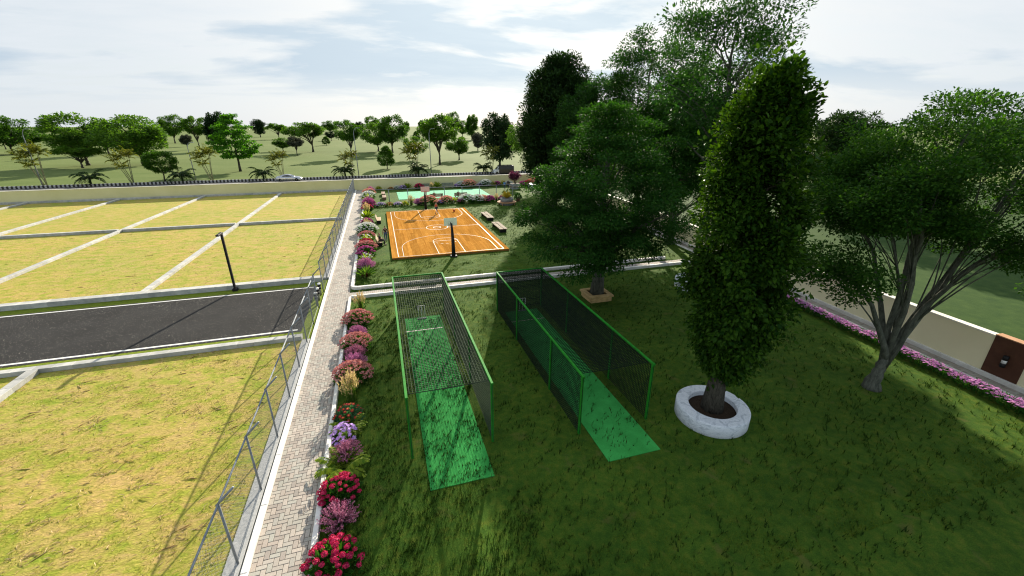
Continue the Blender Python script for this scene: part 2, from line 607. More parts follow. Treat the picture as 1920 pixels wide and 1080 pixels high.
noisy('road_paint', (0.48, 0.48, 0.46), (0.66, 0.66, 0.64), 7, 0.7, obj=False, lo=0.3, hi=0.5)
noisy('galvanised', (0.16, 0.18, 0.205), (0.27, 0.295, 0.32), 6, 0.75, 0.0, 0.2, spec=0.15)
noisy('wire', (0.20, 0.21, 0.22), (0.30, 0.31, 0.31), 6, 0.7, 0.0, 0.0, spec=.2)
noisy('net_green_steel', (0.012, 0.16, 0.012), (0.022, 0.24, 0.020), 4, 0.7, 0.0, 0.1, spec=.12)
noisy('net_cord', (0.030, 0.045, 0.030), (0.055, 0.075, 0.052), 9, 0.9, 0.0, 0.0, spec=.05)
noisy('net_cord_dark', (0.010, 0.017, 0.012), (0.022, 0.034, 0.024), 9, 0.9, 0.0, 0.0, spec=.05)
noisy('black_steel', (0.010, 0.010, 0.011), (0.022, 0.022, 0.023), 6, 0.6, 0.0, 0.1, spec=.15)
noisy('white_plastic', (0.72, 0.72, 0.70), (0.82, 0.82, 0.80), 5, 0.5)
noisy('dark_road', (0.045, 0.046, 0.048), (0.085, 0.086, 0.088), 2, 0.9, obj=False)
noisy('bench_wood', (0.34, 0.23, 0.12), (0.52, 0.37, 0.20), 3, 0.7, stretch=(8, 1, 8), objrand=0.12)
noisy('weathered_wood', (0.075, 0.052, 0.03), (0.22, 0.16, 0.095), 2.4, 0.85, stretch=(6, 1, 6), objrand=0.15)
noisy('brown_wood', (0.16, 0.085, 0.045), (0.27, 0.15, 0.085), 3, 0.75, stretch=(6, 1, 6), objrand=0.15)
noisy('sandstone', (0.42, 0.28, 0.11), (0.60, 0.42, 0.19), 3.0, 0.85, 0, 0.5, 0.01, objrand=0.12)
noisy('grey_stone', (0.20, 0.21, 0.21), (0.32, 0.33, 0.32), 4, 0.85, objrand=0.1)
noisy('bench_concrete', (0.17, 0.175, 0.13), (0.27, 0.27, 0.20), 4, 0.9)
noisy('court_edge', (0.20, 0.085, 0.015), (0.30, 0.14, 0.03), 3, 0.6, obj=False)
noisy('line_paint', (0.62, 0.58, 0.50), (0.74, 0.71, 0.64), 6, 0.5, obj=False)
leafmat('board_glass', (0.48, 0.55, 0.49), (0.52, 0.59, 0.53), 0.45, 0.3, (1, 1, 1))
noisy('board_pink', (0.66, 0.50, 0.46), (0.72, 0.56, 0.52), 2, 0.4)
noisy('rim_orange', (0.50, 0.10, 0.02), (0.60, 0.14, 0.03), 4, 0.4)
noisy('ball_orange', (0.42, 0.075, 0.02), (0.52, 0.11, 0.03), 12, 0.7)

# ------------------------------------------------------------------ setting: ground, road, paths
def structure(o):
    o['kind'] = 'structure'
    return o
mb = MB()
n = 64
mb.v = [(0, 0, -0.03)] + [(5000 * math.cos(2 * PI * i / n), 5000 * math.sin(2 * PI * i / n), -0.03) for i in range(n)]
mb.f = [(0, 1 + i, 1 + (i + 1) % n) for i in range(n)]
structure(mb.build('ground', 'field_grass'))

WALL_Y = 90.0
def wx(y):                      # face of the right hand boundary wall, it runs 4.9 degrees off the path
    return 28.61 + 0.0855 * (y - 10.64)
WA = math.atan(0.0855)
def wp(u, y, z=0.0):            # u metres from the wall face (negative = into the park)
    return (wx(y) + u, y, z)

# park lawn, cut to the wall
mb = MB()
mb.add([(-3.1, -6, 0), wp(0, -6), wp(0, WALL_Y), (-3.1, WALL_Y, 0)], [(0, 1, 2, 3)])
structure(mb.build('park_lawn', 'lawn'))
m_turf('outer_grass', (0.024, 0.058, 0.010), (0.046, 0.086, 0.016))
structure(MB().add([wp(.3, -30, -.012), (130, -30, -.012), (130, 75, -.012), wp(.3, 75, -.012)], [(0, 1, 2, 3)]).build('outer_lawn', 'outer_grass'))
structure(MB().rect(-80, -6, -5.5, 25.1, -0.004).build('dry_plot_ground', 'dry_lawn'))
structure(MB().rect(-95, 36.3, -5.5, WALL_Y, -0.004).build('dry_plot_ground', 'dry_lawn'))
structure(MB().rect(-95, 25.0, -5.06, 36.0, -0.008).build('road_verge', 'verge_grass'))
road = structure(MB().rect(-95, 26.35, -5.75, 34.75, 0.0).build('road', 'asphalt'))
mb = MB()
mb.rect(-95, 34.42, -6.0, 34.56, 0.004)
mb.build('edge_line', 'road_paint', road)
MB().rect(-95, 26.58, -6.0, 26.76, 0.004).build('edge_line', 'road_paint', road)
far_road = structure(MB().rect(-220, 91.0, 200, 112.0, -0.004).build('far_road', 'dark_road'))
MB().rect(-220, 112.35, 200, 114.2, 0.16).build('verge_strip', 'verge_grass', far_road)

# ---- herringbone paving
PW = 0.15
def pav_geo(L, Wd, h=0.06, gap=0.006, ch=0.008):
    return MB().box((0, 0, h / 2), (L - 2 * gap, Wd - 2 * gap, h), 0, ch)
ME_PAV = pav_geo(2 * PW, PW).mesh('paver', 'paver')
def herring(x0, y0, x1, y1):
    """yield (cx, cy, sx, sy, full) of pavers clipped to the rectangle"""
    for j in range(-2, int((y1 - y0) / PW) + 2):
        for i in range(-2, int((x1 - x0) / PW) + 2):
            k = (i - j) % 4
            if k == 0:
                a, b, c, d = i, j, i + 2, j + 1
            elif k == 3:
                a, b, c, d = i, j, i + 1, j + 2
            else:
                continue
            X0, Y0, X1, Y1 = x0 + a * PW, y0 + b * PW, x0 + c * PW, y0 + d * PW
            X0c, Y0c, X1c, Y1c = max(X0, x0), max(Y0, y0), min(X1, x1), min(Y1, y1)
            if X1c - X0c < 0.03 or Y1c - Y0c < 0.03:
                continue
            full = (X0c, Y0c, X1c, Y1c) == (X0, Y0, X1, Y1)
            yield (X0c + X1c) / 2, (Y0c + Y1c) / 2, X1c - X0c, Y1c - Y0c, full
def paved(name, x0, y0, x1, y1, zt, parts_y=None, xf=None, base=None):
    base = base or structure(MB().rect(x0, y0, x1, y1, 0.0).build(name, 'joint', loc=(0, 0, zt - 0.05)))
    rest, cnt = MB(), 0
    prng = random.Random(5)
    for cx, cy_, sx, sy, full in herring(x0, y0, x1, y1):
        dz = prng.uniform(-0.003, 0.003)
        if parts_y and full and parts_y[0] < cy_ < parts_y[1] and cnt < 300:
            cnt += 1
            o = link('paver', ME_PAV, base, (cx, cy_, -0.01 + dz), 0 if sx > sy else PI / 2)
            continue
        if xf:
            cx, cy_ = xf(cx, cy_)
        rest.box((cx, cy_, 0.02 + dz), (sx - .012, sy - .012, 0.06), -WA if xf else 0, 0.008)
    r = rest.build('paver_field', 'paver', base)
    r['kind'] = 'stuff'
    return base
PATH_Z = 0.03
paved('main_path', -4.80, -2.0, -3.18, WALL_Y - 0.05, PATH_Z, (9.3, 17.6))
paved('cross_path', -3.18, 31.22, 27.0, 32.30, PATH_Z)
# right path, in the frame of the wall
rp = structure(MB().add([wp(-1.0, -4, 0), wp(-.15, -4, 0), wp(-.15, 89.5, 0), wp(-1.0, 89.5, 0)], [(0, 1, 2, 3)]).build('wall_path', 'joint', loc=(0, 0, PATH_Z - 0.05)))
paved('wall_path', -1.0, -4.0, -0.15, 60.0, PATH_Z, None, lambda x, y: wp(x, y)[:2], rp)
structure(MB().rect(-3.02, 32.30, 27.0, 32.82, 0.006).build('grass_strip', 'lawn'))

# ---- white path kerbs (long cast pieces with joints)
def kerb_run(name, pts, w, h, mat, piece=2.4, seed=1, ch=0.02, label=None, cat=None):
    root = empty(name, (*pts[0], 0), 0, label, cat)
    x0, y0 = pts[0]
    for (ax, ay), (bx, by) in zip(pts[:-1], pts[1:]):
        L = math.hypot(bx - ax, by - ay)
        nn = max(1, round(L / piece))
        pl = L / nn
        rz = math.atan2(by - ay, bx - ax)
        me = MB().box((0, 0, h / 2), (pl - 0.008, w, h), 0, ch).mesh('kerb_block', mat)
        for i in range(nn):
            t = (i + .5) / nn
            link('kerb_block', me, root, (ax + (bx - ax) * t - x0, ay + (by - ay) * t - y0, 0), rz)
    return root
kerb_run('path_kerb', [(-4.90, -2), (-4.90, 89.9)], 0.20, 0.14, 'kerb_white', 2.4, label='straight white kerb on the fence side of the long paved path', cat='kerb')
kerb_run('path_kerb', [(-3.09, -2), (-3.09, 31.0)], 0.17, 0.22, 'kerb_white', 2.0, label='white kerb between paved path and the nearer flower bed', cat='kerb')
kerb_run('path_kerb', [(-3.0, 31.08), (26.9, 31.08)], 0.19, 0.24, 'kerb_white', 2.0, label='white kerb on the near side of the cross path behind the nets', cat='kerb')
kk = empty('path_kerb', (0, 0, 0), 0, 'white kerb with rounded corner around the basketball lawn', 'kerb')
meA = MB().box((0, 0, .13), (1.99, 0.24, .26), 0, .025).mesh('kerb_block', 'kerb_white')
for i in range(14):
    link('kerb_block', meA, kk, (-1.62 + 2 * i, 32.95, 0))
for i in range(28):
    link('kerb_block', meA, kk, (-3.02, 34.4 + 2 * i, 0), PI / 2)
mb = MB()
seg = 7
ov, iv = [], []
cxk, cyk, ro, ri = -2.62, 33.37, 0.52, 0.30
for i in range(seg + 1):
    a = PI + (PI / 2) * i / seg
    ov.append((cxk + ro * math.cos(a), cyk + ro * math.sin(a)))
    iv.append((cxk + ri * math.cos(a), cyk + ri * math.sin(a)))
V = [(x, y, 0) for x, y in ov] + [(x, y, 0) for x, y in iv] + [(x, y, .26) for x, y in ov] + [(x, y, .26) for x, y in iv]
s1 = seg + 1
F = []
for i in range(seg):
    F += [(i, i + 1, 2 * s1 + i + 1, 2 * s1 + i), (2 * s1 + i, 2 * s1 + i + 1, 3 * s1 + i + 1, 3 * s1 + i), (s1 + i + 1, s1 + i, 3 * s1 + i, 3 * s1 + i + 1)]
F += [(0, 2 * s1, 3 * s1, s1), (seg, s1 + seg, 3 * s1 + seg, 2 * s1 + seg)]
mb.add(V, F).build('corner_block', 'kerb_white', kk)

# ---- concrete ledge under the fence
for a, b, w_ in ((-2, 25.0, 'nearer'), (36.4, 89.8, 'farther')):
    o = MB().box((-5.28, (a + b) / 2, 0.03), (0.44, b - a, 0.12), 0, .01).build('fence_ledge', 'ledge_concrete')
    tag(o, 'low grey concrete ledge under the %s stretch of wire fence' % w_, 'ledge')

# ---- plot kerbs
def block_kerb(name, label, a, b, w, h, piece=0.85):
    return kerb_run(name, [a, b], w, h, 'kerb_concrete', piece, ch=.012, label=label, cat='kerb')
block_kerb('road_kerb', 'pale grey block kerb between the road and the nearest dry plot', (-60, 25.32), (-5.52, 25.32), 0.42, 0.24)
block_kerb('road_kerb', 'grey block kerb on the far side of the road behind the lamp post', (-62, 36.0), (-5.52, 36.0), 0.62, 0.36)
plot_x = [(-18.2, 'nearest the wire fence'), (-30.7, 'second from the wire fence'), (-43.4, 'third from the wire fence'), (-55.9, 'farthest from the wire fence')]
for x, w_ in plot_x:
    block_kerb('plot_kerb', 'long grey kerb dividing the plots toward the far wall, ' + w_, (x, 36.34), (x, 89.4), 0.46, 0.22)
block_kerb('plot_kerb', 'grey kerb dividing the plots on the camera side of the road', (-18.2, 25.08), (-18.2, 6), 0.46, 0.26)
xs = [-5.55, -17.95, -18.45, -30.45, -30.95, -43.15, -43.65, -55.65, -56.15, -84]
for k, w_ in enumerate(('beside the wire fence', 'second from the fence', 'third from the fence', 'fourth from the fence', 'at the picture edge')):
    block_kerb('plot_kerb', 'dark faced cross kerb between front and back plots, ' + w_, (xs[2 * k], 61.5), (xs[2 * k + 1], 61.5), 0.40, 0.30, 1.2)
kerb_run('wall_footing', [(-84, 89.6), (-5.2, 89.6)], 0.36, 0.34, 'kerb_concrete', 1.6, label='grey block footing along the foot of the far cream wall', cat='kerb')

# ---- boundary walls
fw_ = empty('boundary_wall', (-120, WALL_Y, 0), 0, 'long cream rendered boundary wall in front of the far road', 'wall')
MB().box((117.0, 0.15, 1.0), (234.0, 0.26, 2.0)).build('wall_panel', 'cream_wall', fw_)
MB().box((117.0, 0.15, 2.03), (234.2, 0.32, 0.06)).build('coping', 'cream_cap', fw_)
rw = empty('boundary_wall', (*wp(0.0, -6)[:2], 0), -WA, 'cream side wall with pale coping beside the right hand path', 'wall')
def rwpiece(y0, y1, mat, name, prud=0.0, zt=2.16, w=0.30):
    L0, L1 = (y0 + 6) / math.cos(WA), (y1 + 6) / math.cos(WA)
    return MB().box((w / 2 - prud, (L0 + L1) / 2, zt / 2), (w, L1 - L0, zt)).build(name, mat, rw)
rwpiece(10.95, 90.0, 'cream_wall_shade_lift', 'wall_panel')
rwpiece(-6, 9.55, 'cream_wall_shade_lift', 'wall_panel')
pil = rwpiece(9.55, 10.95, 'brown_paint', 'pillar', 0.035, 2.24, 0.37)
L0, L1 = (10.95 + 6) / math.cos(WA), 96 / math.cos(WA)
MB().box((0.15, (L0 + L1) / 2, 2.19), (0.40, L1 - L0, 0.06)).build('coping', 'cream_cap', rw)
MB().box((0.15, (9.55 + 6) / 2 / math.cos(WA), 2.19), (0.40, 15.55 / math.cos(WA), 0.06)).build('coping', 'cream_cap', rw)
noisy('terracotta', (0.46, 0.24, 0.12), (0.56, 0.31, 0.17), 3, 0.8, obj=False)
MB().box((0.15, (9.55 + 10.95 + 12) / 2 / math.cos(WA), 2.262), (0.44, 1.42, 0.044)).build('pillar_cap', 'terracotta', rw)
# wall lamp on the pillar
wl = empty('wall_lamp', (wx(10.22) - 0.04, 10.22, 1.15), -WA, 'black cylinder wall lamp with white band on the brown pillar', 'lamp')
wl.scale = (1.3, 1.3, 1.3)
MB().lathe((-0.09, 0, 0), [(0.085, -0.23), (0.085, -0.07)], 14).build('lamp_body', 'black_steel', wl, True)
MB().lathe((-0.09, 0, 0), [(0.085, 0.07), (0.085, 0.23)], 14).build('lamp_body', 'black_steel', wl, True)
MB().lathe((-0.09, 0, 0), [(0.075, -0.07), (0.075, 0.07)], 14).build('diffuser', 'white_plastic', wl, True)
MB().box((-0.005, 0, 0), (0.06, 0.10, 0.40)).build('mount', 'black_steel', wl)
# kerb foot of the right wall and white kerb by the flowers
for u0, w_, h_, lab in ((-.075, .15, .25, 'grey kerb along the foot of the right hand cream wall'), (-1.08, .15, .15, 'white kerb between the right hand path and pink flower border')):
    kerb_run('path_kerb', [wp(u0, -4)[:2], wp(u0, 60 if u0 < -.5 else 89)[:2]], w_, h_, 'kerb_white', 2.4, label=lab, cat='kerb')
# ---- painted kerb of the far road
root = empty('road_kerb', (-130, 112.15, 0), 0, 'black and white painted kerb on the far side of the far road', 'kerb')
kb, kw = MB(), MB()
noisy('kerb_black', (0.012, 0.012, 0.014), (0.03, 0.03, 0.033), 3, 0.8)
noisy('kerb_grey', (0.30, 0.31, 0.34), (0.42, 0.43, 0.46), 3, 0.8)
for i in range(560):
    (kb if i % 2 else kw).box((0.36 * i, 0, 0.26), (0.352, 0.3, 0.52), 0, .02)
for b_, m_ in ((kb, 'kerb_black'), (kw, 'kerb_grey')):
    o = b_.build('painted_block', m_, root)
    o['kind'] = 'stuff'

# ------------------------------------------------------------------ wire fence along the path
def wires(mb_, a, b, r):
    """a thin three sided wire"""
    mb_.tube([a, b], r, 3, False)
POST_H = 2.42
def wire_fence(label, y0, y1, n_bays, xf=-5.15):
    root = empty('wire_fence', (xf, y0, 0), 0, label, 'fence')
    Ln = y1 - y0
    pm = MB().tube([(0, 0, 0), (0, 0, POST_H)], 0.036, 8).mesh('post', 'galvanised', True)
    am = MB().tube([(-0.05, 0, -0.05), (0.46, 0, 0.46)], 0.034, 8).mesh('arm', 'galvanised', True)
    for i in range(n_bays + 1):
        p = link('post', pm, root, (0, Ln * i / n_bays, 0))
        link('arm', am, p, (0, 0, POST_H))
    MB().tube([(0, 0, POST_H - .02), (0, Ln, POST_H - .02)], 0.03, 8).build('top_rail', 'galvanised', root, True)
    MB().tube([(0, 0, 0.16), (0, Ln, 0.16)], 0.012, 6).build('bottom_rail', 'galvanised', root, True)
    w = MB()
    hgt, pitch = POST_H - .2, 0.12
    k = -int(hgt / pitch) - 1
    while k * pitch < Ln:
        for s in (1, -1):
            ya, yb = k * pitch, k * pitch + hgt
            za, zb = (0.17, 0.17 + hgt) if s > 0 else (0.17 + hgt, 0.17)
            if ya < 0:
                za += (zb - za) * (-ya) / hgt
                ya = 0
            if yb > Ln:
                zb = za + (zb - za) * (Ln - ya) / max(yb - ya, 1e-6)
                yb = Ln
            if yb > ya + .01:
                wires(w, (0.003 * s, ya, za), (0.003 * s, yb, zb), 0.0025)
        k += 1
    o = w.build('wire_mesh', 'wire', root)
    o['kind'] = 'stuff'
    return root
wire_fence('nearer stretch of grey wire fence ending at the bollards', 2.1, 30.1, 10)
wire_fence('farther stretch of grey wire fence running up to the far wall', 33.25, 89.25, 20)

# ------------------------------------------------------------------ objects: bollards and lamp
for y, lab in ((30.55, 'banded bollard at the road end nearest the camera'), (31.5, 'middle banded bollard at the road end'), (32.55, 'banded bollard at the road end farthest from the camera')):
    r_ = empty('bollard', (-5.28, y, 0), 0, lab, 'bollard', 'bollards at the road end')
    MB().lathe((0, 0, 0), [(0.085, 0), (0.085, 0.50)], 14).build('shaft', 'bench_concrete', r_, True)
    MB().lathe((0, 0, 0), [(0.12, 0.50), (0.12, 0.64)], 14).build('black_band', 'black_steel', r_, True)
    MB().lathe((0, 0, 0), [(0.10, 0.64), (0.10, 0.69)], 14).build('white_band', 'white_plastic', r_, True)
    MB().lathe((0, 0, 0), [(0.12, 0.69), (0.12, 0.86)], 14).build('black_band', 'black_steel', r_, True)
    MB().lathe((0, 0, 0), [(0.11, 0.86), (0.125, 0.88), (0.115, 0.95), (0.04, 0.97)], 14).build('cap', 'white_plastic', r_, True)
lp = empty('street_lamp', (-11.72, 35.45, 0), 0, 'black post lamp with short square arm beside the road', 'lamp')
MB().box((0, 0, 0.11), (0.34, 0.34, 0.22), 0, .05).build('base', 'black_steel', lp)
MB().box((0, 0, 2.36), (0.15, 0.15, 4.3), 0, .01).build('post', 'black_steel', lp)
MB().box((0, -0.42, 4.57), (0.19, 1.0, 0.12), 0, .015).build('arm', 'black_steel', lp)
MB().box((0, -0.58, 4.502), (0.14, 0.5, 0.015)).build('lens', 'white_plastic', lp)

# ------------------------------------------------------------------ practice nets
def net_panel(w, o, u, v, lu, lv, pitch, r):
    """square cord net on the plane o + s*u + t*v"""
    o, u, v = Vector(o), Vector(u), Vector(v)
    nu, nv = int(round(lu / pitch)), int(round(lv / pitch))
    nrm = u.cross(v).normalized() * r * .6
    rr = random.Random(nu * 31 + nv)
    for i in range(nu + 1):
        p = o + u * (lu * i / nu) + nrm
        wires(w, p, p + v * lv, r)
    for j in range(nv + 1):
        p = o + v * (lv * j / nv) - nrm
        wires(w, p, p + u * lu, r)
def cage(label, x0, x1, y0, y1, ys, pitch, r, cord, h=2.76):
    root = empty('practice_net', (x0, y0, 0), 0, label, 'practice net', 'batting practice nets')
    W, L = x1 - x0, y1 - y0
    pm = MB().box((0, 0, h / 2), (0.09, 0.09, h), 0, .008).mesh('post', 'net_green_steel')
    for y in ys:
        for x in (0, W):
            link('post', pm, root, (x, y - y0, 0))
    rl = MB().box((0, L / 2, h + .035), (0.10, L + .1, 0.07), 0, .01).mesh('side_rail', 'net_green_steel')
    link('side_rail', rl, root, (0, 0, 0))
    link('side_rail', rl, root, (W, 0, 0))
    MB().box((W / 2, L, h + .036), (W - .102, 0.09, 0.065), 0, .01).build('back_rail', 'net_green_steel', root)
    for nm, o, u, v, lu, lv in (('side_net', (0, 0, .04), (0, 1, 0), (0, 0, 1), L, h - .04), ('side_net', (W, 0, .04), (0, 1, 0), (0, 0, 1), L, h - .04),
                                ('roof_net', (0, 0.3, h - .01), (1, 0, 0), (0, 1, 0), W, L - .3), ('back_net', (0, L, .04), (1, 0, 0), (0, 0, 1), W, h - .04)):
        w = MB()
        net_panel(w, o, u, v, lu, lv, pitch, r * (1.1 if nm == 'roof_net' else 1))
        if nm == 'roof_net':
            w.tube([(0, .3, h - .01), (W / 2, .3, h - .05), (W, .3, h - .01)], .016, 5)
        q = w.build(nm, cord, root)
        q['kind'] = 'stuff'
    return root
cage('green framed practice net nearer the flower bed', 0.05, 3.25, 13.35, 26.9, (13.4, 17.8, 22.3, 26.86), 0.125, 0.0115, 'net_cord')
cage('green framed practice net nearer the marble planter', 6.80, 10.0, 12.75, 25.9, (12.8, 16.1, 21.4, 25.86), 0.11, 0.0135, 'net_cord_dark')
def pitch_mat(label, x0, y0, x1, y1, yc):
    o = MB().box(((x0 + x1) / 2, (y0 + y1) / 2, 0.012), (x1 - x0, y1 - y0, 0.024)).build('turf_pitch', 'turf')
    tag(o, label, 'turf mat', 'turf batting pitches')
    MB().rect(x0 - .04, yc, x1 - .06, yc + .07, 0.028).build('crease_line', 'line_paint', o)
pitch_mat('bright green turf strip overgrown with grass under the left net', 0.53, 11.6, 2.86, 26.3, 24.3)
pitch_mat('green turf strip under the right hand net, pointing at the planter', 7.2, 11.0, 9.49, 25.4, 23.75)
for x, y, lab in ((1.66, 26.0, 'three pale cricket stumps in the left practice net'), (8.43, 25.3, 'three pale cricket stumps in the right practice net')):
    r_ = empty('cricket_wicket', (x, y, 0.02), 0, lab, 'wicket')
    sm = MB().tube([(0, 0, 0), (0, 0, 0.92)], 0.028, 8).mesh('stump', 'white_plastic', True)
    for dx in (-.2, 0, .2):
        link('stump', sm, r_, (dx, 0, 0))
    MB().tube([(-.22, 0, .93), (.22, 0, .93)], 0.02, 6).build('bail', 'white_plastic', r_)
    MB().box((0, 0, 0.03), (0.56, 0.16, 0.06), 0, .01).build('base', 'galvanised', r_)

# ------------------------------------------------------------------ basketball court
CX0, CX1, CY0, CY1, CZ = 0.25, 11.86, 40.05, 64.2, 0.2
court = structure(MB().box(((CX0 + CX1) / 2, (CY0 + CY1) / 2, (CZ - .02) / 2), (CX1 - CX0, CY1 - CY0, CZ - .02)).build('basketball_court', 'court_edge'))
court['label'] = 'raised honey coloured wooden basketball court with white lines'
ncol, pw = 29, (CX1 - CX0) / 29
pr = random.Random(3)
for i in range(ncol):
    y = CY0
    ph = pr.uniform(2.5, 6.0)
    while y < CY1 - .01:
        y2 = min(CY1, y + ph)
        if CY1 - y2 < 1.2:
            y2 = CY1
        MB().box((0, 0, 0.0), (pw - .006, y2 - y - .006, 0.026), 0, .002).build('plank', 'court_wood', court, loc=(CX0 + pw * (i + .5), (y + y2) / 2, CZ - .012))
        y, ph = y2, pr.uniform(4.0, 6.5)
LZ = CZ + 0.006
def strip(mb_, pts, w, closed=False):
    pts = [Vector((p[0], p[1], 0)) for p in pts]
    n_ = len(pts)
    lv = []
    for i, p in enumerate(pts):
        a = pts[(i - 1) % n_] if (closed or i > 0) else p
        b = pts[(i + 1) % n_] if (closed or i < n_ - 1) else p
        d = (b - a).normalized()
        nn_ = Vector((-d.y, d.x, 0)) * w / 2
        lv += [(p.x + nn_.x, p.y + nn_.y, LZ), (p.x - nn_.x, p.y - nn_.y, LZ)]
    fs_ = []
    for i in range(n_ if closed else n_ - 1):
        j = (i + 1) % n_
        fs_.append((2 * i, 2 * i + 1, 2 * j + 1, 2 * j))
    mb_.add(lv, fs_)
def arc(cx, cy_, r, a0, a1, n_=24):
    return [(cx + r * math.cos(a0 + (a1 - a0) * i / n_), cy_ + r * math.sin(a0 + (a1 - a0) * i / n_)) for i in range(n_ + 1)]
lw = 0.05
XM, YM = 6.06, 52.0
lines = []
def line(name, *paths, w=lw):
    m_ = MB()
    for pth in paths:
        strip(m_, pth, w)
    m_.build(name, 'line_paint', court)
for x in (0.85, 11.33):
    line('side_line', [(x, 40.32), (x, 63.85)], w=.075)
line('base_line', [(0.90, 40.32), (11.28, 40.32)], w=.06)
line('base_line', [(0.90, 63.85), (11.28, 63.85)], w=.08)
line('half_way_line', [(0.92, YM), (4.7, YM)], [(7.42, YM), (11.26, YM)], w=.05)
line('centre_circle', arc(XM, YM, 1.32, 0, 2 * PI, 36), w=.07)
line('centre_circle', arc(XM, YM, 0.46, 0, 2 * PI, 24), w=.08)
for s, yb in ((1, 40.36), (-1, 63.80)):
    line('three_point_line', [(1.36, yb), (1.36, yb + s * 3.1)] + [(XM - 4.7 * math.cos(a), yb + s * (3.1 + 4.6 * math.sin(a))) for a in [PI * i / 30 for i in range(1, 30)]] + [(10.76, yb + s * 3.1), (10.76, yb)], w=.045)
    line('key_line', [(4.74, yb), (4.74, yb + s * 4.9)] + [(XM - 1.32 * math.cos(a), yb + s * (4.9 + 1.15 * math.sin(a))) for a in [PI * i / 16 for i in range(1, 16)]] + [(7.38, yb + s * 4.9), (7.38, yb)])
    line('free_throw_line', [(4.82, yb + s * 4.9), (7.30, yb + s * 4.9)], w=.06)
line('dashed_arc', *[arc(XM, 45.26, 1.28, PI + a, PI + a + .22, 3) for a in (0.15, 0.6, 1.05, 1.5, 1.95, 2.4)], w=.06)
# hoops
def hoop(label, y, s, board_mat, face):
    r_ = empty('basketball_hoop', (6.06, y, 0), 0, label, 'basketball hoop')
    MB().tube([(0, 0, 0), (0, s * .05, 1.5), (0, s * .22, 2.6), (0, s * .55, 3.15)], [.20, .16, .12, .10], 10).build('pole', 'black_steel', r_, True)
    MB().box((0, 0, .06), (.62, .62, .12), 0, .02).build('base_plate', 'black_steel', r_)
    MB().box((0, s * .80, 3.12), (.09, .5, .09)).build('bracket', 'black_steel', r_)
    b = MB().box((0, s * 1.06, 3.22), (1.26, .05, .76), 0, .0).build('backboard', board_mat, r_)
    m_ = MB()
    yf = s * 1.06 + s * .03
    for x, z, sx, sz in ((0, 3.27, .46, .035), (0, 2.95, .46, .035), (-.23, 3.11, .035, .28), (.23, 3.11, .035, .28)):
        m_.box((x, yf, z), (sx, .012, sz))
    m_.build('target_square', 'line_paint' if face else 'line_paint', b)
    rm = MB()
    rm.tube([(.225 * math.cos(a), s * 1.36 + .225 * math.sin(a), 2.93) for a in [2 * PI * i / 16 for i in range(17)]], .02, 5, False)
    rim = rm.build('rim', 'rim_orange', r_, True)
    MB().box((0, s * 1.10, 2.93), (.12, .06, .05)).build('rim_bracket', 'rim_orange', r_)
    nm = MB()
    for i in range(12):
        a = 2 * PI * i / 12
        for d in (1, -1):
            a2 = a + d * .4
            nm.tube([(.22 * math.cos(a), s * 1.36 + .22 * math.sin(a), 2.92), (.12 * math.cos(a2), s * 1.36 + .12 * math.sin(a2), 2.52)], .006, 3, False)
    q = nm.build('net', 'white_plastic', r_)
    q['kind'] = 'stuff'
hoop('near basketball hoop seen from behind its pale green board', 39.62, 1, 'board_glass', False)
hoop('far basketball hoop with pinkish board and orange ring facing the camera', 65.0, -1, 'board_pink', True)
ball = MB()
for i in range(9):
    pass
prof = [(max(.001, .17 * math.sin(PI * i / 12)), .17 - .17 * math.cos(PI * i / 12)) for i in range(13)]
o = MB().lathe((0, 0, 0), prof, 20).build('basketball', 'ball_orange', None, True, (9.75, 61.3, CZ + 0.004))
tag(o, 'orange basketball lying on the wooden court', 'ball')
sm_ = MB()
sm_.tube([(.171 * math.cos(a), .171 * math.sin(a), .17) for a in [2 * PI * i / 20 for i in range(21)]], .006, 4, False)
sm_.tube([(0, .171 * math.cos(a), .17 + .171 * math.sin(a)) for a in [2 * PI * i / 20 for i in range(21)]], .006, 4, False)
sm_.build('seam', 'black_steel', o)

# ------------------------------------------------------------------ far court with its fence
o = MB().box(((2.62 + 19.02) / 2, (75.9 + 85.0) / 2, .02), (16.4, 9.1, .04)).build('play_mat', 'turf_bright')
tag(o, 'bright green turf court behind the grey fence near the far wall', 'turf mat')
ff = empty('court_fence', (-2.0, 71.5, 0), 0, 'open grey steel fence with top rail in front of green turf court', 'fence')
pm = MB().tube([(0, 0, 0), (0, 0, 2.4)], .06, 8).mesh('post', 'galvanised', True)
for i in range(9):
    link('post', pm, ff, (2.98 * i, 0, 0))
MB().tube([(0, 0, 2.42), (23.84, 0, 2.42)], .045, 8).build('top_rail', 'galvanised', ff, True)
w = MB()
k = -22
while k * .25 < 23.84:
    for s in (1, -1):
        xa, xb = k * .25, k * .25 + 2.2
        za, zb = (.1, 2.3) if s > 0 else (2.3, .1)
        if xa < 0:
            za += (zb - za) * (-xa) / 2.2
            xa = 0
        if xb > 23.84:
            zb = za + (zb - za) * (23.84 - xa) / max(xb - xa, 1e-6)
            xb = 23.84
        if xb > xa + .02:
            wires(w, (xa, .004 * s, za), (xb, .004 * s, zb), .0025)
    k += 1
q = w.build('wire_mesh', 'wire', ff)
q['kind'] = 'stuff'

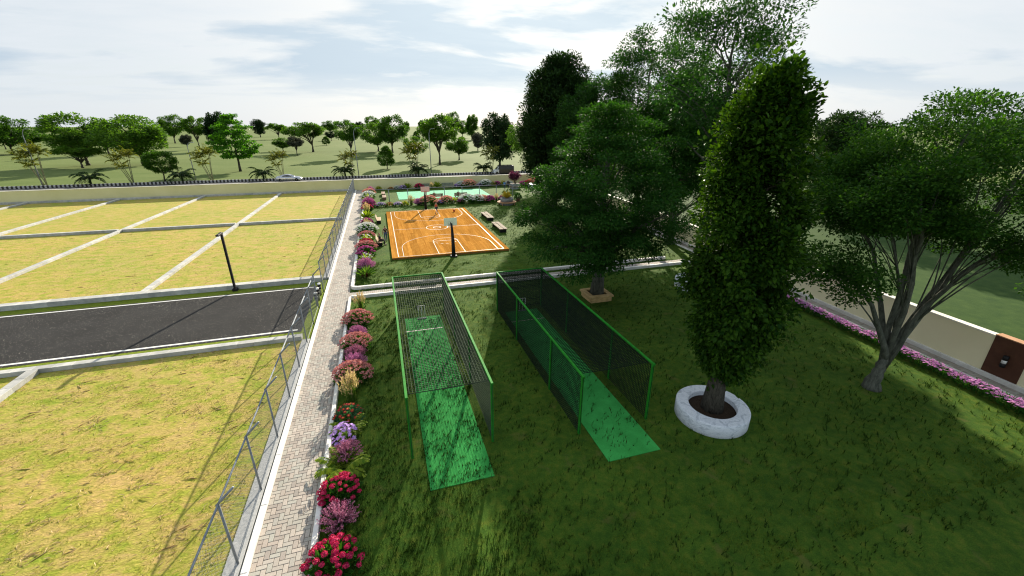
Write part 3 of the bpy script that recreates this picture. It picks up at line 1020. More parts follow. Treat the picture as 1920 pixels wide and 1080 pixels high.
# ------------------------------------------------------------------ benches
def park_bench(label, loc, rz, L=2.2, mat='bench_wood', leg='black_steel', back=True):
    """sits along local x, facing local -y"""
    r_ = empty('park_bench', loc, rz, label, 'bench')
    sl = MB().box((0, 0, 0), (L, .10, .04), 0, .006).mesh('slat', mat)
    for i in range(4):
        link('slat', sl, r_, (0, -.24 + .13 * i, .46))
    if back:
        for i in range(3):
            q = link('slat', sl, r_, (0, .24 + .03 * i, .58 + .13 * i))
            q.rotation_euler = (R(78), 0, 0)
    lm = MB().box((0, -.03, .22), (.07, .50, .44)).mesh('leg', leg)
    for s in (-1, 1):
        link('leg', lm, r_, (s * (L / 2 - .2), 0, 0))
        if back:
            MB().tube([(s * (L / 2 - .2), .27, .40), (s * (L / 2 - .2), .36, .95)], .03, 6).build('back_support', leg, r_)
    return r_
park_bench('empty wooden park bench with slatted back beside the far end of the court', (-.85, 58.0, 0), R(90), 2.3)
park_bench('wooden park bench with a seated man beside the court', (-.85, 46.5, 0), R(90), 2.5)
def slab_bench(label, loc):
    r_ = empty('slab_bench', loc, 0, label, 'bench', 'weathered plank benches beside the court')
    pr_ = random.Random(int(loc[1]))
    for i in range(2):
        for j in range(4):
            MB().box((0, 0, 0), (.47, 1.04, .09), 0, .02).build('plank', 'weathered_wood', r_, loc=(-.25 + .5 * i + pr_.uniform(-.015, .015), -1.6 + 1.06 * j, .45 + pr_.uniform(-.012, .012)))
    for y in (-1.7, 1.7):
        MB().box((0, y, .20), (.80, .30, .40), 0, .02).build('leg', 'black_steel', r_)
slab_bench('weathered plank bench right of court, farther from the camera', (13.55, 56.5, 0))
slab_bench('weathered plank bench right of court, nearer the camera', (13.4, 49.6, 0))
def low_bench(label, loc, rz, L, mat):
    r_ = empty('low_bench', loc, rz, label, 'bench')
    for i in range(3):
        MB().box((0, 0, 0), (L, .20, .06), 0, .01).build('slat', mat, r_, loc=(0, -.22 + .22 * i, .46))
    for s in (-1, 1):
        MB().box((s * (L / 2 - .25), 0, .21), (.25, .58, .42), 0, .02).build('leg', mat, r_)
low_bench('brown backless bench at left of the turf court, farther from the camera', (0.15, 81.8, 0), R(90), 2.9, 'brown_wood')
low_bench('brown backless bench at left of the turf court, nearer the camera', (0.25, 77.6, 0), R(90), 2.9, 'brown_wood')
def wall_bench(label, loc, rz):
    r_ = empty('concrete_bench', loc, rz, label, 'bench')
    MB().box((0, 0, .40), (2.4, .55, .14), 0, .02).build('seat', 'bench_concrete', r_)
    MB().box((0, .24, .74), (2.4, .10, .56), 0, .02).build('backrest', 'bench_concrete', r_)
    for s in (-1, 1):
        MB().box((s * .95, 0, .165), (.20, .50, .33)).build('leg', 'bench_concrete', r_)
wall_bench('grey bench against far cream wall, left of the pair', (8.7, 88.3, 0), 0)
wall_bench('grey bench against far cream wall, right of the pair', (13.0, 88.3, 0), 0)
def dark_bench(label, loc):
    r_ = empty('dark_bench', loc, PI, label, 'bench')
    sl = MB().box((0, 0, 0), (2.3, .15, .05), 0, .008).mesh('slat', 'brown_wood')
    for i in range(3):
        link('slat', sl, r_, (0, -.2 + .18 * i, .46))
    for i in range(3):
        q = link('slat', sl, r_, (0, .30, .60 + .17 * i))
        q.rotation_euler = (R(90), 0, 0)
    for s in (-1, 1):
        MB().box((s * .9, .02, .22), (.08, .5, .44)).build('leg', 'black_steel', r_)
        MB().box((s * .9, .345, .66), (.07, .04, .6)).build('back_support', 'black_steel', r_)
dark_bench('dark bench with maroon clad sitter facing the turf court', (8.9, 74.6, 0))
dark_bench('dark bench with black clad sitter facing the turf court', (13.15, 74.6, 0))

# ------------------------------------------------------------------ planters
def marble_ring(label, loc, ro=1.5, ri=0.98, h=0.62):
    r_ = empty('marble_planter', loc, 0, label, 'planter')
    MB().lathe((0, 0, 0), [(ro - .02, 0), (ro, .03), (ro, h - .03), (ro - .03, h), (ri + .02, h), (ri, h - .02), (ri, .05)], 56, False).build('ring', 'marble', r_, False)
    for p in r_.children[0].data.polygons:
        p.use_smooth = abs(p.normal.z) < .2
    m_ = MB()
    n_, rn = 28, random.Random(9)
    for j in range(1, 6):
        pass
    V, F = [(0, 0, h - .13)], []
    for j in range(1, 6):
        for k in range(n_):
            a = 2 * PI * k / n_
            V.append(((ri + .01) * j / 5 * math.cos(a), (ri + .01) * j / 5 * math.sin(a), h - .22 + .08 * (1 - j / 5) + (rn.uniform(-.03, .03) if j < 5 else 0)))
    F += [(0, 1 + k, 1 + (k + 1) % n_) for k in range(n_)]
    for j in range(4):
        for k in range(n_):
            F.append((1 + j * n_ + k, 1 + (j + 1) * n_ + k, 1 + (j + 1) * n_ + (k + 1) % n_, 1 + j * n_ + (k + 1) % n_))
    m_.add(V, F).build('soil', 'mulch', r_, True)
T1 = (12.85, 12.15)
T6 = (22.95, 25.75)
marble_ring('round white marble planter around the dense upright tree', (*T1, 0))
marble_ring('round white marble planter mostly hidden behind the dense upright tree', (*T6, 0), 1.5, .98, .72)
marble_ring('round pale planter near the far wall, partly hidden by branches', (30.9, 83.6, 0), 1.9, 1.3, .75)
T3 = (14.42, 25.95)
def box_planter(label, loc, s=1.72):
    r_ = empty('stone_planter', loc, 0, label, 'planter')
    h2 = s / 2
    for k, (dx, dy, rz) in enumerate(((0, -1, 0), (0, 1, 0), (-1, 0, PI / 2), (1, 0, PI / 2))):
        c = h2 - .18
        Lw = (s - .22) if k < 2 else (s - .22 - .4)
        nb = 4
        for j in range(nb):
            q = MB().box((0, 0, 0), (Lw / nb - .012, .19, .17), 0, .012).mesh('stone', 'sandstone')
            for lv in range(2):
                off = -Lw / 2 + Lw / nb * (j + .5)
                link('stone', q, r_, (dx * c + (off if k < 2 else 0), dy * c + (0 if k < 2 else off), .088 + lv * .176), rz)
        Lc = s if k < 2 else s - 2 * .36
        link('coping', MB().box((0, 0, 0), (Lc - .006, .36, .14), 0, .02).mesh('coping', 'sandstone'), r_, (dx * (h2 - .18), dy * (h2 - .18), .425), rz)
    MB().rect(-h2 + .2, -h2 + .2, h2 - .2, h2 - .2, .34).build('soil', 'mulch', r_)
box_planter('square sandstone planter around the spreading tree behind the nets', (*T3, 0), 1.85)
# ring bench planter beyond the court
r_ = empty('bench_planter', (19.2, 66.2, 0), 0, 'grey round planter with wooden ring seat beyond the court', 'planter')
MB().lathe((0, 0, 0), [(1.08, 0), (1.08, .36), (.8, .36)], 32).build('base', 'grey_stone', r_, False)
MB().lathe((0, 0, 0), [(.85, .47), (1.02, .52), (1.06, 1.02), (1.0, 1.05), (.9, 1.05), (.88, .95)], 32).build('bowl', 'grey_stone', r_, True)
ring = MB()
for k in range(24):
    a0, a1 = 2 * PI * k / 24 + .012, 2 * PI * (k + 1) / 24 - .012
    c_ = lambda r, a, z: (r * math.cos(a), r * math.sin(a), z)
    q = MB().add([c_(.8, a0, .37), c_(1.55, a0, .37), c_(1.55, a1, .37), c_(.8, a1, .37), c_(.8, a0, .46), c_(1.55, a0, .46), c_(1.55, a1, .46), c_(.8, a1, .46)],
                 [(3, 2, 1, 0), (4, 5, 6, 7), (0, 1, 5, 4), (1, 2, 6, 5), (2, 3, 7, 6), (3, 0, 4, 7)]).build('seat_slat', 'terracotta', r_)
for k in range(4):
    a = PI / 4 + k * PI / 2
    MB().box((1.4 * math.cos(a), 1.4 * math.sin(a), .18), (.10, .10, .36)).build('leg', 'terracotta', r_)
MB().disc((0, 0, .96), .9, 24).build('soil', 'mulch', r_)
# square planter with purple bush
r_ = empty('square_planter', (25.9, 83.2, 0), 0, 'grey square planter with timber band under the purple bush', 'planter')
MB().box((0, 0, .2), (1.7, 1.7, .4), 0, .02).build('base', 'grey_stone', r_)
MB().box((0, 0, .46), (1.9, 1.9, .10), 0, .02).build('timber_band', 'brown_wood', r_)
MB().box((0, 0, .77), (1.7, 1.7, .50), 0, .02).build('box', 'grey_stone', r_)
MB().rect(-.75, -.75, .75, .75, 1.026).build('soil', 'mulch', r_)
r_ = empty('flower_pot', (21.9, 68.6, 0), 0, 'small dark pot with a leafy plant right of court fence', 'planter')
MB().lathe((0, 0, 0), [(.26, 0), (.38, .5), (.34, .5), (.32, .42)], 18).build('pot', 'brown_wood', r_, True)
MB().disc((0, 0, .43), .33, 16).build('soil', 'mulch', r_)

# ------------------------------------------------------------------ people
noisy('skin', (0.26, 0.14, 0.09), (0.33, 0.19, 0.125), 6, 0.6)
for nm_, c_ in (('cloth_orange', (.55, .09, .03)), ('cloth_navy', (.03, .045, .085)), ('cloth_black', (.012, .012, .014)), ('cloth_jeans', (.05, .085, .15)), ('cloth_blue', (.08, .22, .46)),
                ('cloth_maroon', (.16, .025, .035)), ('hair', (.012, .009, .007)), ('shoe', (.015, .014, .014)), ('cloth_dark', (.03, .028, .03))):
    plain(nm_, c_, .85)
def skin_obj(name, verts, edges, rad, mat, parent, root=0, sub=2):
    me = bpy.data.meshes.new(name)
    me.from_pydata(verts, edges, [])
    me.materials.append(MATS[mat])
    o_ = link(name, me, parent)
    md = o_.modifiers.new('skin', 'SKIN')
    md.use_smooth_shade = True
    lay = me.skin_vertices[0].data
    for i, r in enumerate(rad):
        lay[i].radius = (r, r) if isinstance(r, (int, float)) else r
        lay[i].use_root = (i == root)
    ms = o_.modifiers.new('sub', 'SUBSURF')
    ms.levels = ms.render_levels = sub
    return o_
def person(label, loc, rz, pose, top, bottom, sleeve=False, shorts=False):
    r_ = empty('person', loc, rz, label, 'person')
    P = dict(pelvis=(0, 0, .96), spine=(0, .01, 1.14), chest=(0, 0, 1.34), neck=(0, .01, 1.50), chin=(0, .03, 1.56), head=(0, .03, 1.64), crown=(0, .02, 1.73), nose=(0, .125, 1.625),
             shL=(-.18, 0, 1.43), shR=(.18, 0, 1.43), elL=(-.25, -.03, 1.15), elR=(.25, -.03, 1.15), wrL=(-.26, .07, .92), wrR=(.26, .07, .92),
             hiL=(-.095, 0, .92), hiR=(.095, 0, .92), knL=(-.10, .02, .50), knR=(.10, .02, .50), anL=(-.10, -.02, .08), anR=(.10, -.02, .08), toL=(-.11, .14, .035), toR=(.11, .14, .035))
    P.update(pose)
    RD = dict(pelvis=.135, spine=.125, chest=(.155, .115), neck=.055, chin=.07, head=.098, crown=.07, nose=.016, sh=.062, el=.043, wr=.028, hi=.085, kn=.058, an=.038, to=.038)
    names = list(P)
    idx = {k: i for i, k in enumerate(names)}
    V = [P[k] for k in names]
    E_ = [('pelvis', 'spine'), ('spine', 'chest'), ('chest', 'neck'), ('neck', 'chin'), ('chin', 'head'), ('head', 'crown'), ('head', 'nose')]
    for s in 'LR':
        E_ += [('chest', 'sh' + s), ('sh' + s, 'el' + s), ('el' + s, 'wr' + s), ('pelvis', 'hi' + s), ('hi' + s, 'kn' + s), ('kn' + s, 'an' + s), ('an' + s, 'to' + s)]
    RR = [RD.get(k, RD.get(k[:2])) for k in names]
    E_ = [(idx[a], idx[b]) for a, b in E_]
    for s in 'LR':                                      # palm and five fingers
        w_, e_ = Vector(P['wr' + s]), Vector(P['el' + s])
        d = (w_ - e_).normalized()
        side = d.cross(Vector((0, 1, 0)))
        side = (side if side.length > .1 else Vector((1, 0, 0))).normalized()
        palm = w_ + d * .07
        V.append(tuple(palm)); RR.append(.03)
        pi_ = len(V) - 1
        E_.append((idx['wr' + s], pi_))
        for k, ln in enumerate((.075, .085, .08, .065)):
            q = palm + d * .035 + side * (.027 - .018 * k)
            q2 = q + d * ln * .55 + Vector((0, .012, 0))
            V += [tuple(q), tuple(q2)]; RR += [.009, .008]
            E_ += [(pi_, len(V) - 2), (len(V) - 2, len(V) - 1)]
        q = w_ + d * .04 + side * .045
        V.append(tuple(q)); RR.append(.010)
        E_.append((pi_, len(V) - 1))
    skin_obj('body', V, E_, RR, 'skin', r_)
    up_ = ['pelvis', 'spine', 'chest', 'neck', 'shL', 'shR'] + (['elL', 'elR'] if sleeve else [])
    ii = {k: i for i, k in enumerate(up_)}
    sv = [Vector(P[k]) for k in up_]
    sv[ii['neck']] = Vector(P['chest']).lerp(Vector(P['neck']), .55)
    rr = [RD.get(k, RD.get(k[:2])) for k in up_]
    rr = [tuple(x + .014 for x in r) if isinstance(r, tuple) else r + .014 for r in rr]
    rr[ii['neck']] = .075
    ee = [('pelvis', 'spine'), ('spine', 'chest'), ('chest', 'neck'), ('chest', 'shL'), ('chest', 'shR')] + ([('shL', 'elL'), ('shR', 'elR')] if sleeve else [])
    skin_obj('shirt', [tuple(v) for v in sv], [(ii[a], ii[b]) for a, b in ee], rr, top, r_)
    lo_ = ['pelvis', 'hiL', 'hiR', 'knL', 'knR'] + ([] if shorts else ['anL', 'anR'])
    ii = {k: i for i, k in enumerate(lo_)}
    rr = [RD.get(k, RD.get(k[:2])) + .018 for k in lo_]
    ee = [('pelvis', 'hiL'), ('pelvis', 'hiR'), ('hiL', 'knL'), ('hiR', 'knR')] + ([] if shorts else [('knL', 'anL'), ('knR', 'anR')])
    skin_obj('trousers', [P[k] for k in lo_], [(ii[a], ii[b]) for a, b in ee], rr, bottom, r_)
    hd, cr = Vector(P['head']), Vector(P['crown'])
    skin_obj('hair', [tuple(hd + Vector((0, -.03, .035))), tuple(cr + Vector((0, -.008, .005)))], [(0, 1)], [.10, .085], 'hair', r_)
    for s in 'LR':
        a, t = Vector(P['an' + s]), Vector(P['to' + s])
        skin_obj('shoe', [tuple(a + (a - t) * .25 + Vector((0, 0, -.035))), tuple(t + (t - a) * .3)], [(0, 1)], [.048, .044], 'shoe', r_)
    return r_
walk = dict(knL=(-.10, .17, .53), anL=(-.10, .20, .11), toL=(-.11, .36, .06), knR=(.10, -.02, .50), anR=(.10, -.30, .16), toR=(.11, -.17, .05),
            elL=(-.24, -.13, 1.17), wrL=(-.25, -.10, .93), elR=(.24, .06, 1.16), wrR=(.22, .26, 1.02))
sit = {k: (v[0], v[1], v[2]) for k, v in dict(pelvis=(0, 0, .58), spine=(0, -.03, .76), chest=(0, -.05, .96), neck=(0, -.03, 1.12), chin=(0, -.01, 1.18), head=(0, -.01, 1.26), crown=(0, -.02, 1.35), nose=(0, .085, 1.245),
       shL=(-.18, -.04, 1.05), shR=(.18, -.04, 1.05), elL=(-.24, .08, .82), elR=(.24, .08, .82), wrL=(-.15, .30, .72), wrR=(.15, .30, .72),
       hiL=(-.10, .02, .55), hiR=(.10, .02, .55), knL=(-.12, .44, .54), knR=(.12, .44, .54), anL=(-.12, .46, .08), anR=(.12, .46, .08), toL=(-.13, .62, .035), toR=(.13, .62, .035)).items()}
person('player in orange vest and dark shorts walking on the wooden court', (7.1, 60.35, CZ + .01), R(-65), walk, 'cloth_orange', 'cloth_navy', shorts=True)
person('standing man in black vest and jeans at the court edge', (-.15, 47.6, 0), R(10), dict(elL=(-.27, -.08, 1.16), wrL=(-.30, -.02, .92)), 'cloth_black', 'cloth_jeans')
person('man in black sitting on the park bench beside the court', (-.78, 46.0, 0), R(-90), sit, 'cloth_black', 'cloth_dark', True)
person('sitter in maroon top on a dark bench facing the turf court', (8.55, 74.62, 0), 0, sit, 'cloth_maroon', 'cloth_dark', True)
person('sitter in black top on a dark bench facing the turf court', (12.75, 74.62, 0), 0, sit, 'cloth_dark', 'cloth_navy', True)
person('person in light blue shirt walking beside the purple bush', (23.4, 82.2, 0), R(160), walk, 'cloth_blue', 'cloth_navy', True)
person('person in dark clothes walking close to the grey square planter', (24.55, 83.6, 0), R(150), walk, 'cloth_dark', 'cloth_dark', True)

# ------------------------------------------------------------------ vehicles on the far road
noisy('car_silver', (0.42, 0.44, 0.47), (0.48, 0.50, 0.53), 2, 0.22, 0.75, 0.0)
noisy('car_glass', (0.012, 0.014, 0.017), (0.022, 0.024, 0.028), 2, 0.08, 0.0, 0.0, spec=0.8)
noisy('van_black', (0.010, 0.011, 0.013), (0.018, 0.019, 0.021), 2, 0.25, 0.0, 0.0)
noisy('van_silver', (0.55, 0.58, 0.62), (0.62, 0.65, 0.69), 2, 0.2, 0.3, 0.0)
noisy('tyre', (0.012, 0.012, 0.012), (0.025, 0.025, 0.025), 8, 0.9)
noisy('alloy', (0.32, 0.31, 0.28), (0.45, 0.44, 0.40), 6, 0.35, 0.6)
plain('tail_red', (.35, .012, .012), .3)
def loft(secs):
    """secs: (x, [(y, z) ...]) closed rings"""
    m_ = MB()
    k_ = len(secs[0][1])
    for x, ring_ in secs:
        m_.v += [(x, y, z) for y, z in ring_]
    for i in range(len(secs) - 1):
        for j in range(k_):
            j2 = (j + 1) % k_
            m_.f.append((i * k_ + j, (i + 1) * k_ + j, (i + 1) * k_ + j2, i * k_ + j2))
    m_.f.append(tuple(range(k_)))
    m_.f.append(tuple(reversed([(len(secs) - 1) * k_ + j for j in range(k_)])))
    return m_
def bring(hw, zb, zs, zt, tw):
    return [(-hw * .92, zb), (-hw, zb + .12), (-hw, zs - .06), (-hw * tw, zt), (hw * tw, zt), (hw, zs - .06), (hw, zb + .12), (hw * .92, zb)]
def wheel(root, x, y, r, w_):
    q = MB().lathe((0, 0, 0), [(r * .66, -w_ / 2), (r * .95, -w_ / 2), (r, -w_ / 2 + .03), (r, w_ / 2 - .03), (r * .95, w_ / 2), (r * .66, w_ / 2)], 24).build('wheel', 'tyre', root, False, (x, y, r))
    q.rotation_euler = (PI / 2, 0, 0)
    rm = MB()
    rm.lathe((0, 0, 0), [(.07, -w_ * .52), (.07, w_ * .52)], 10)
    for k in range(7):
        a = 2 * PI * k / 7
        rm.box((r * .36 * math.cos(a), r * .36 * math.sin(a), 0), (r * .62, .06, w_ * .9), a)
    rm.build('rim', 'alloy', q)
car = empty('car', (-20.1, 109.9, 0.0), 0, 'silver coupe parked on the far road behind the cream wall', 'car')
K = 1.16
secs = [(-2.30, bring(.74, .34, .78, .84, .80)), (-2.18, bring(.86, .22, .88, .98, .86)), (-1.75, bring(.93, .16, .95, 1.03, .90)), (-1.2, bring(.95, .16, .92, .98, .92)), (-.4, bring(.92, .16, .86, .92, .93)), (.6, bring(.92, .16, .85, .91, .93)),
        (1.2, bring(.94, .16, .86, .92, .88)), (1.7, bring(.93, .16, .80, .86, .82)), (2.1, bring(.86, .18, .68, .74, .74)), (2.36, bring(.66, .26, .54, .58, .62))]
ob = loft([(x * K, [(y * K, z * K) for y, z in r]) for x, r in secs]).build('body', 'car_silver', car, True)
def cring(hw, zb, zt, tw):
    return [(-hw, zb), (-hw * (1 + tw) / 2 * .99, (zb + zt) / 2), (-hw * tw, zt - .03), (-hw * tw * .6, zt), (hw * tw * .6, zt), (hw * tw, zt - .03), (hw * (1 + tw) / 2 * .99, (zb + zt) / 2), (hw, zb)]
secs = [(-1.85, cring(.70, .92, 1.03, .9)), (-1.25, cring(.78, .9, 1.24, .74)), (-.6, cring(.80, .88, 1.36, .70)), (-.1, cring(.80, .88, 1.37, .70)), (.45, cring(.79, .86, 1.24, .74)), (1.05, cring(.76, .84, .95, .9))]
loft([(x * K, [(y * K, z * K) for y, z in r]) for x, r in secs]).build('cabin', 'car_silver', car, True)
for s in (-1, 1):
    m_ = MB()
    m_.add([(x * K, s * y * K, z * K) for x, y, z in ((-1.15, .79, .97), (-.85, .725, 1.18), (-.35, .69, 1.27), (.05, .69, 1.26), (.42, .735, 1.12), (.75, .80, .96))], [(0, 1, 2, 3, 4, 5)])
    m_.build('side_window', 'car_glass', car)
    MB().box((2.12 * K, s * .66 * K, .62 * K), (.22, .26, .10), 0, .03).build('headlight', 'white_plastic', car)
    MB().box((-2.26 * K, s * .6 * K, .72 * K), (.10, .30, .10), 0, .03).build('tail_light', 'tail_red', car)
    MB().box((.55 * K, s * .98 * K, .95 * K), (.14, .16, .10), 0, .03).build('mirror', 'car_silver', car)
    for x in (-1.42, 1.42):
        wheel(car, x * K, s * .84 * K, .34 * K, .24)
MB().add([(x * K, y * K, z * K) for x, y, z in ((.50, -.56, 1.225), (.50, .56, 1.225), (1.0, .66, .975), (1.0, -.66, .975))], [(0, 1, 2, 3)]).build('windscreen', 'car_glass', car)
van = empty('van', (31.2, 110.9, 0.0), 0, 'dark van with pale sloping front at the far road kerb', 'van')
def vring(hw, zb, zt, tw):
    return [(-hw, zb), (-hw, zt * .6), (-hw * tw, zt), (hw * tw, zt), (hw, zt * .6), (hw, zb)]
loft([(-1.35, vring(.98, .3, 2.12, .88)), (-1.2, vring(1.0, .25, 2.16, .9)), (2.6, vring(1.0, .25, 2.16, .9)), (2.72, vring(.96, .35, 2.08, .86))]).build('body', 'van_black', van)
loft([(-2.75, vring(.86, .32, .80, .9)), (-2.55, vring(.95, .25, 1.0, .9)), (-2.05, vring(.98, .25, 1.18, .9)), (-1.36, vring(.97, .25, 2.0, .86))]).build('cab', 'van_silver', van)
MB().add([(-2.06, -.80, 1.22), (-2.06, .80, 1.22), (-1.40, .76, 1.99), (-1.40, -.76, 1.99)], [(0, 1, 2, 3)]).build('windscreen', 'car_glass', van)
for s in (-1, 1):
    MB().add([(-1.75, s * .972, 1.25), (-1.42, s * .93, 1.75), (-1.38, s * .99, 1.25)], [(0, 1, 2)]).build('side_window', 'car_glass', van)
    MB().box((-2.62, s * .66, .75), (.2, .3, .16), 0, .03).build('headlight', 'white_plastic', van)
    for x in (-1.9, 1.7):
        wheel(van, x, s * .88, .36, .24)
mb = MB()
for y in (-.8, .8):
    mb.tube([(-1.2, y, 2.26), (2.4, y, 2.26)], .03, 6)
for x in (-1.0, .2, 1.4, 2.2):
    mb.tube([(x, -.82, 2.20), (x, .82, 2.20)], .03, 6)
mb.build('roof_rack', 'black_steel', van)

# ---- tall curved lamps of the far road
def road_lamp(label, x, y, h):
    r_ = empty('road_lamp', (x, y, 0.0), 0, label, 'street lamp', 'tall lamps along the far road')
    pts = [(0, 0, 0), (0, 0, h * .5), (0, 0, h * .86)] + [(.9 * (1 - math.cos(a)), 0, h * .86 + h * .13 * math.sin(a)) for a in [PI / 2 * i / 6 for i in range(1, 7)]]
    MB().tube(pts, [.11, .09, .07] + [.055] * 6, 8).build('pole', 'galvanised', r_, True)
    MB().box((1.15, 0, h * .985), (.6, .22, .10), 0, .02).build('lamp_head', 'galvanised', r_)
road_lamp('tall thin curved street lamp behind the leftmost areca palm', -67.1, 113.3, 11.5)
road_lamp('thin street lamp pole between low palm and areca palm left of the bright layered tree', -40.2, 114.8, 8.6)
road_lamp('thin street lamp pole beyond the end of the wire fence', -5.1, 113.6, 11.6)
road_lamp('thin street lamp pole beyond the turf court, before the big branching tree', 12.9, 115.3, 11.4)

# ------------------------------------------------------------------ trees
leafmat('leaf_upright', (0.008, 0.036, 0.004), (0.052, 0.120, 0.011), 0.30, 0.38, (1.6, 1.5, .35), single=True)
leafmat('leaf_spread', (0.012, 0.054, 0.009), (0.038, 0.110, 0.017), 0.34, 0.6, (1.4, 1.5, .4))
leafmat('leaf_airy', (0.011, 0.048, 0.010), (0.042, 0.108, 0.020), 0.34, 0.5, (1.4, 1.6, .7))
leafmat('leaf_vase', (0.014, 0.056, 0.009), (0.054, 0.128, 0.017), 0.36, 0.5, (1.5, 1.6, .5))
leafmat('leaf_dark', (0.010, 0.030, 0.009), (0.032, 0.070, 0.018), 0.25, 0.55, (1.3, 1.4, .5))
leafmat('leaf_bright', (0.034, 0.120, 0.012), (0.080, 0.210, 0.024), 0.42, 0.5, (1.5, 1.6, .4), .08)
leafmat('leaf_field', (0.030, 0.085, 0.014), (0.085, 0.175, 0.026), 0.42, 0.55, (1.5, 1.6, .5), .25)
leafmat('leaf_field_dark', (0.010, 0.028, 0.012), (0.030, 0.062, 0.024), 0.2, 0.6, (1.2, 1.4, .6), .2)
leafmat('leaf_topiary', (0.024, 0.085, 0.008), (0.075, 0.165, 0.016), 0.3, 0.5, (1.5, 1.5, .4), .1)
leafmat('leaf_grey', (0.045, 0.055, 0.040), (0.10, 0.11, 0.085), 0.25, 0.6, (1.2, 1.2, .9), .1)
leafmat('palm_dark', (0.008, 0.024, 0.006), (0.030, 0.062, 0.014), 0.25, 0.4, (1.4, 1.5, .4), .1)
leafmat('palm_yellow', (0.050, 0.095, 0.014), (0.24, 0.25, 0.038), 0.4, 0.45, (1.4, 1.3, .4), .1)
leafmat('leaf_purple', (0.035, 0.008, 0.022), (0.16, 0.035, 0.085), 0.35, 0.5, (1.4, 1.0, 1.2))

def lumps(rng, n=9, amp=.25):
    D = rand_dirs(rng, n)
    A = rng.uniform(-amp, amp, n)
    def f(d):
        return 1 + (A * np.maximum(0, d @ D.T) ** 3 * 1.6).sum(-1)
    return f
def ell_clumps(rng, n, c, rad, inner=.45, amp=.25, zmin=None, cr=(.9, 1.4)):
    """clump centres filling an uneven ellipsoid, denser near its surface"""
    d = rand_dirs(rng, n)
    f = lumps(rng, 9, amp)
    r = (inner + (1 - inner) * rng.random(n) ** .6) * f(d)
    P = np.array(c) + d * r[:, None] * np.array(rad)
    if zmin is not None:
        P[:, 2] = np.maximum(P[:, 2], zmin + rng.random(n) * .6)
    return P, rng.uniform(cr[0], cr[1], n)
def clump_leaves(rng, P, Rr, per, L, W, flat=.7, droop=.2, big=False, center=None):
    n = len(P)
    cnt = np.maximum(3, (per * (Rr / Rr.mean()) ** 2).astype(int))
    ci = np.repeat(np.arange(n), cnt)
    m = len(ci)
    d = rand_dirs(rng, m)
    rr = rng.random(m) ** .42
    off = d * (rr * Rr[ci])[:, None]
    off[:, 2] *= flat
    pts = P[ci] + off
    cen = np.array(center if center is not None else P.mean(0))
    outw = unit(pts - cen)
    A = unit(unit(off) * .8 + outw * .5 + rng.normal(size=(m, 3)) * .55 + np.array([0, 0, -droop]))
    Nn = unit(np.array([0, 0, 1.0]) + outw * .5 + rng.normal(size=(m, 3)) * .55)
    Ls = L * rng.uniform(.65, 1.25, m)
    return leaf_geo(pts, A, Nn, Ls, Ls * W, big)
def qbez(a, b, c, n):
    return [a * (1 - t) ** 2 + b * 2 * t * (1 - t) + c * t * t for t in [i / n for i in range(n + 1)]]
def skeleton(rng, P, trunk_h, trunk_r, top_z, n_limb, leader=False, flare=1.5, rise=.55, twig_r=.022, lean=(0, 0), wig=.05, fork_r=.62):
    """trunk, limbs to groups of clumps and a branch to every clump, as one mesh builder"""
    mb_ = MB()
    z1 = top_z if leader else trunk_h
    nseg = 9
    tp = []
    for i in range(nseg + 1):
        t = i / nseg
        tp.append(Vector((lean[0] * t * t + rng.normal() * wig * (t > 0), lean[1] * t * t + rng.normal() * wig * (t > 0), z1 * t)))
    tp[0] = Vector((0, 0, -.1))
    rad = [trunk_r * ((flare if i == 0 else 1 + (flare - 1) * math.exp(-5 * i / nseg)) * (1 - (i / nseg) * (.86 if leader else .42))) for i in range(nseg + 1)]
    mb_.tube(tp, rad, 11)
    tip = tp[-1]
    # limb targets by farthest-point sampling
    idx = [int(rng.integers(len(P)))]
    dist = np.linalg.norm(P - P[idx[0]], axis=1)
    for _ in range(min(n_limb, len(P)) - 1):
        k = int(np.argmax(dist))
        idx.append(k)
        dist = np.minimum(dist, np.linalg.norm(P - P[k], axis=1))
    cen = P[idx]
    own = np.argmin(((P[:, None, :] - cen[None]) ** 2).sum(-1), 1)
    for g in range(len(cen)):
        mem = np.where(own == g)[0]
        if not len(mem):
            continue
        goal = Vector(P[mem].mean(0))
        if leader:
            zz = min(max(trunk_h * .9, goal.z - math.hypot(goal.x, goal.y) * rise), top_z * .93)
            t = zz / z1
            k = min(nseg - 1, int(t * nseg))
            st = tp[k].lerp(tp[k + 1], t * nseg - k)
            r0 = rad[k] * .45
        else:
            st = tip + Vector((rng.normal() * .05, rng.normal() * .05, -.12 - .45 * rng.random()))
            r0 = trunk_r * fork_r * rng.uniform(.75, 1.2)
        hd = Vector((goal.x - st.x, goal.y - st.y, 0))
        mid = st.lerp(goal, .45) + Vector((0, 0, (goal - st).length * (.10 if leader else .16))) - hd * (.0 if leader else .12)
        mid += Vector((rng.normal(), rng.normal(), rng.normal())) * (goal - st).length * .05
        pts = qbez(st, mid, goal, 7)
        for q in range(1, 7):
            pts[q] += Vector((rng.normal(), rng.normal(), rng.normal())) * .05
        r1 = max(twig_r * 1.6, r0 * .22)
        mb_.tube(pts, [r0 * (1 - q / 7) + r1 * q / 7 for q in range(8)], 7)
        for j in mem:
            p = Vector(P[j])
            k = int(rng.integers(2, 7))
            s0 = pts[k]
            m2 = s0.lerp(p, .5) + Vector((rng.normal() * .15, rng.normal() * .15, .12 * (p - s0).length))
            rb = max(twig_r, (r0 * (1 - k / 7) + r1 * k / 7) * .34)
            mb_.tube(qbez(s0, m2, p, 4), [rb, rb * .85, rb * .7, rb * .5, twig_r * .5], 5)
    return mb_
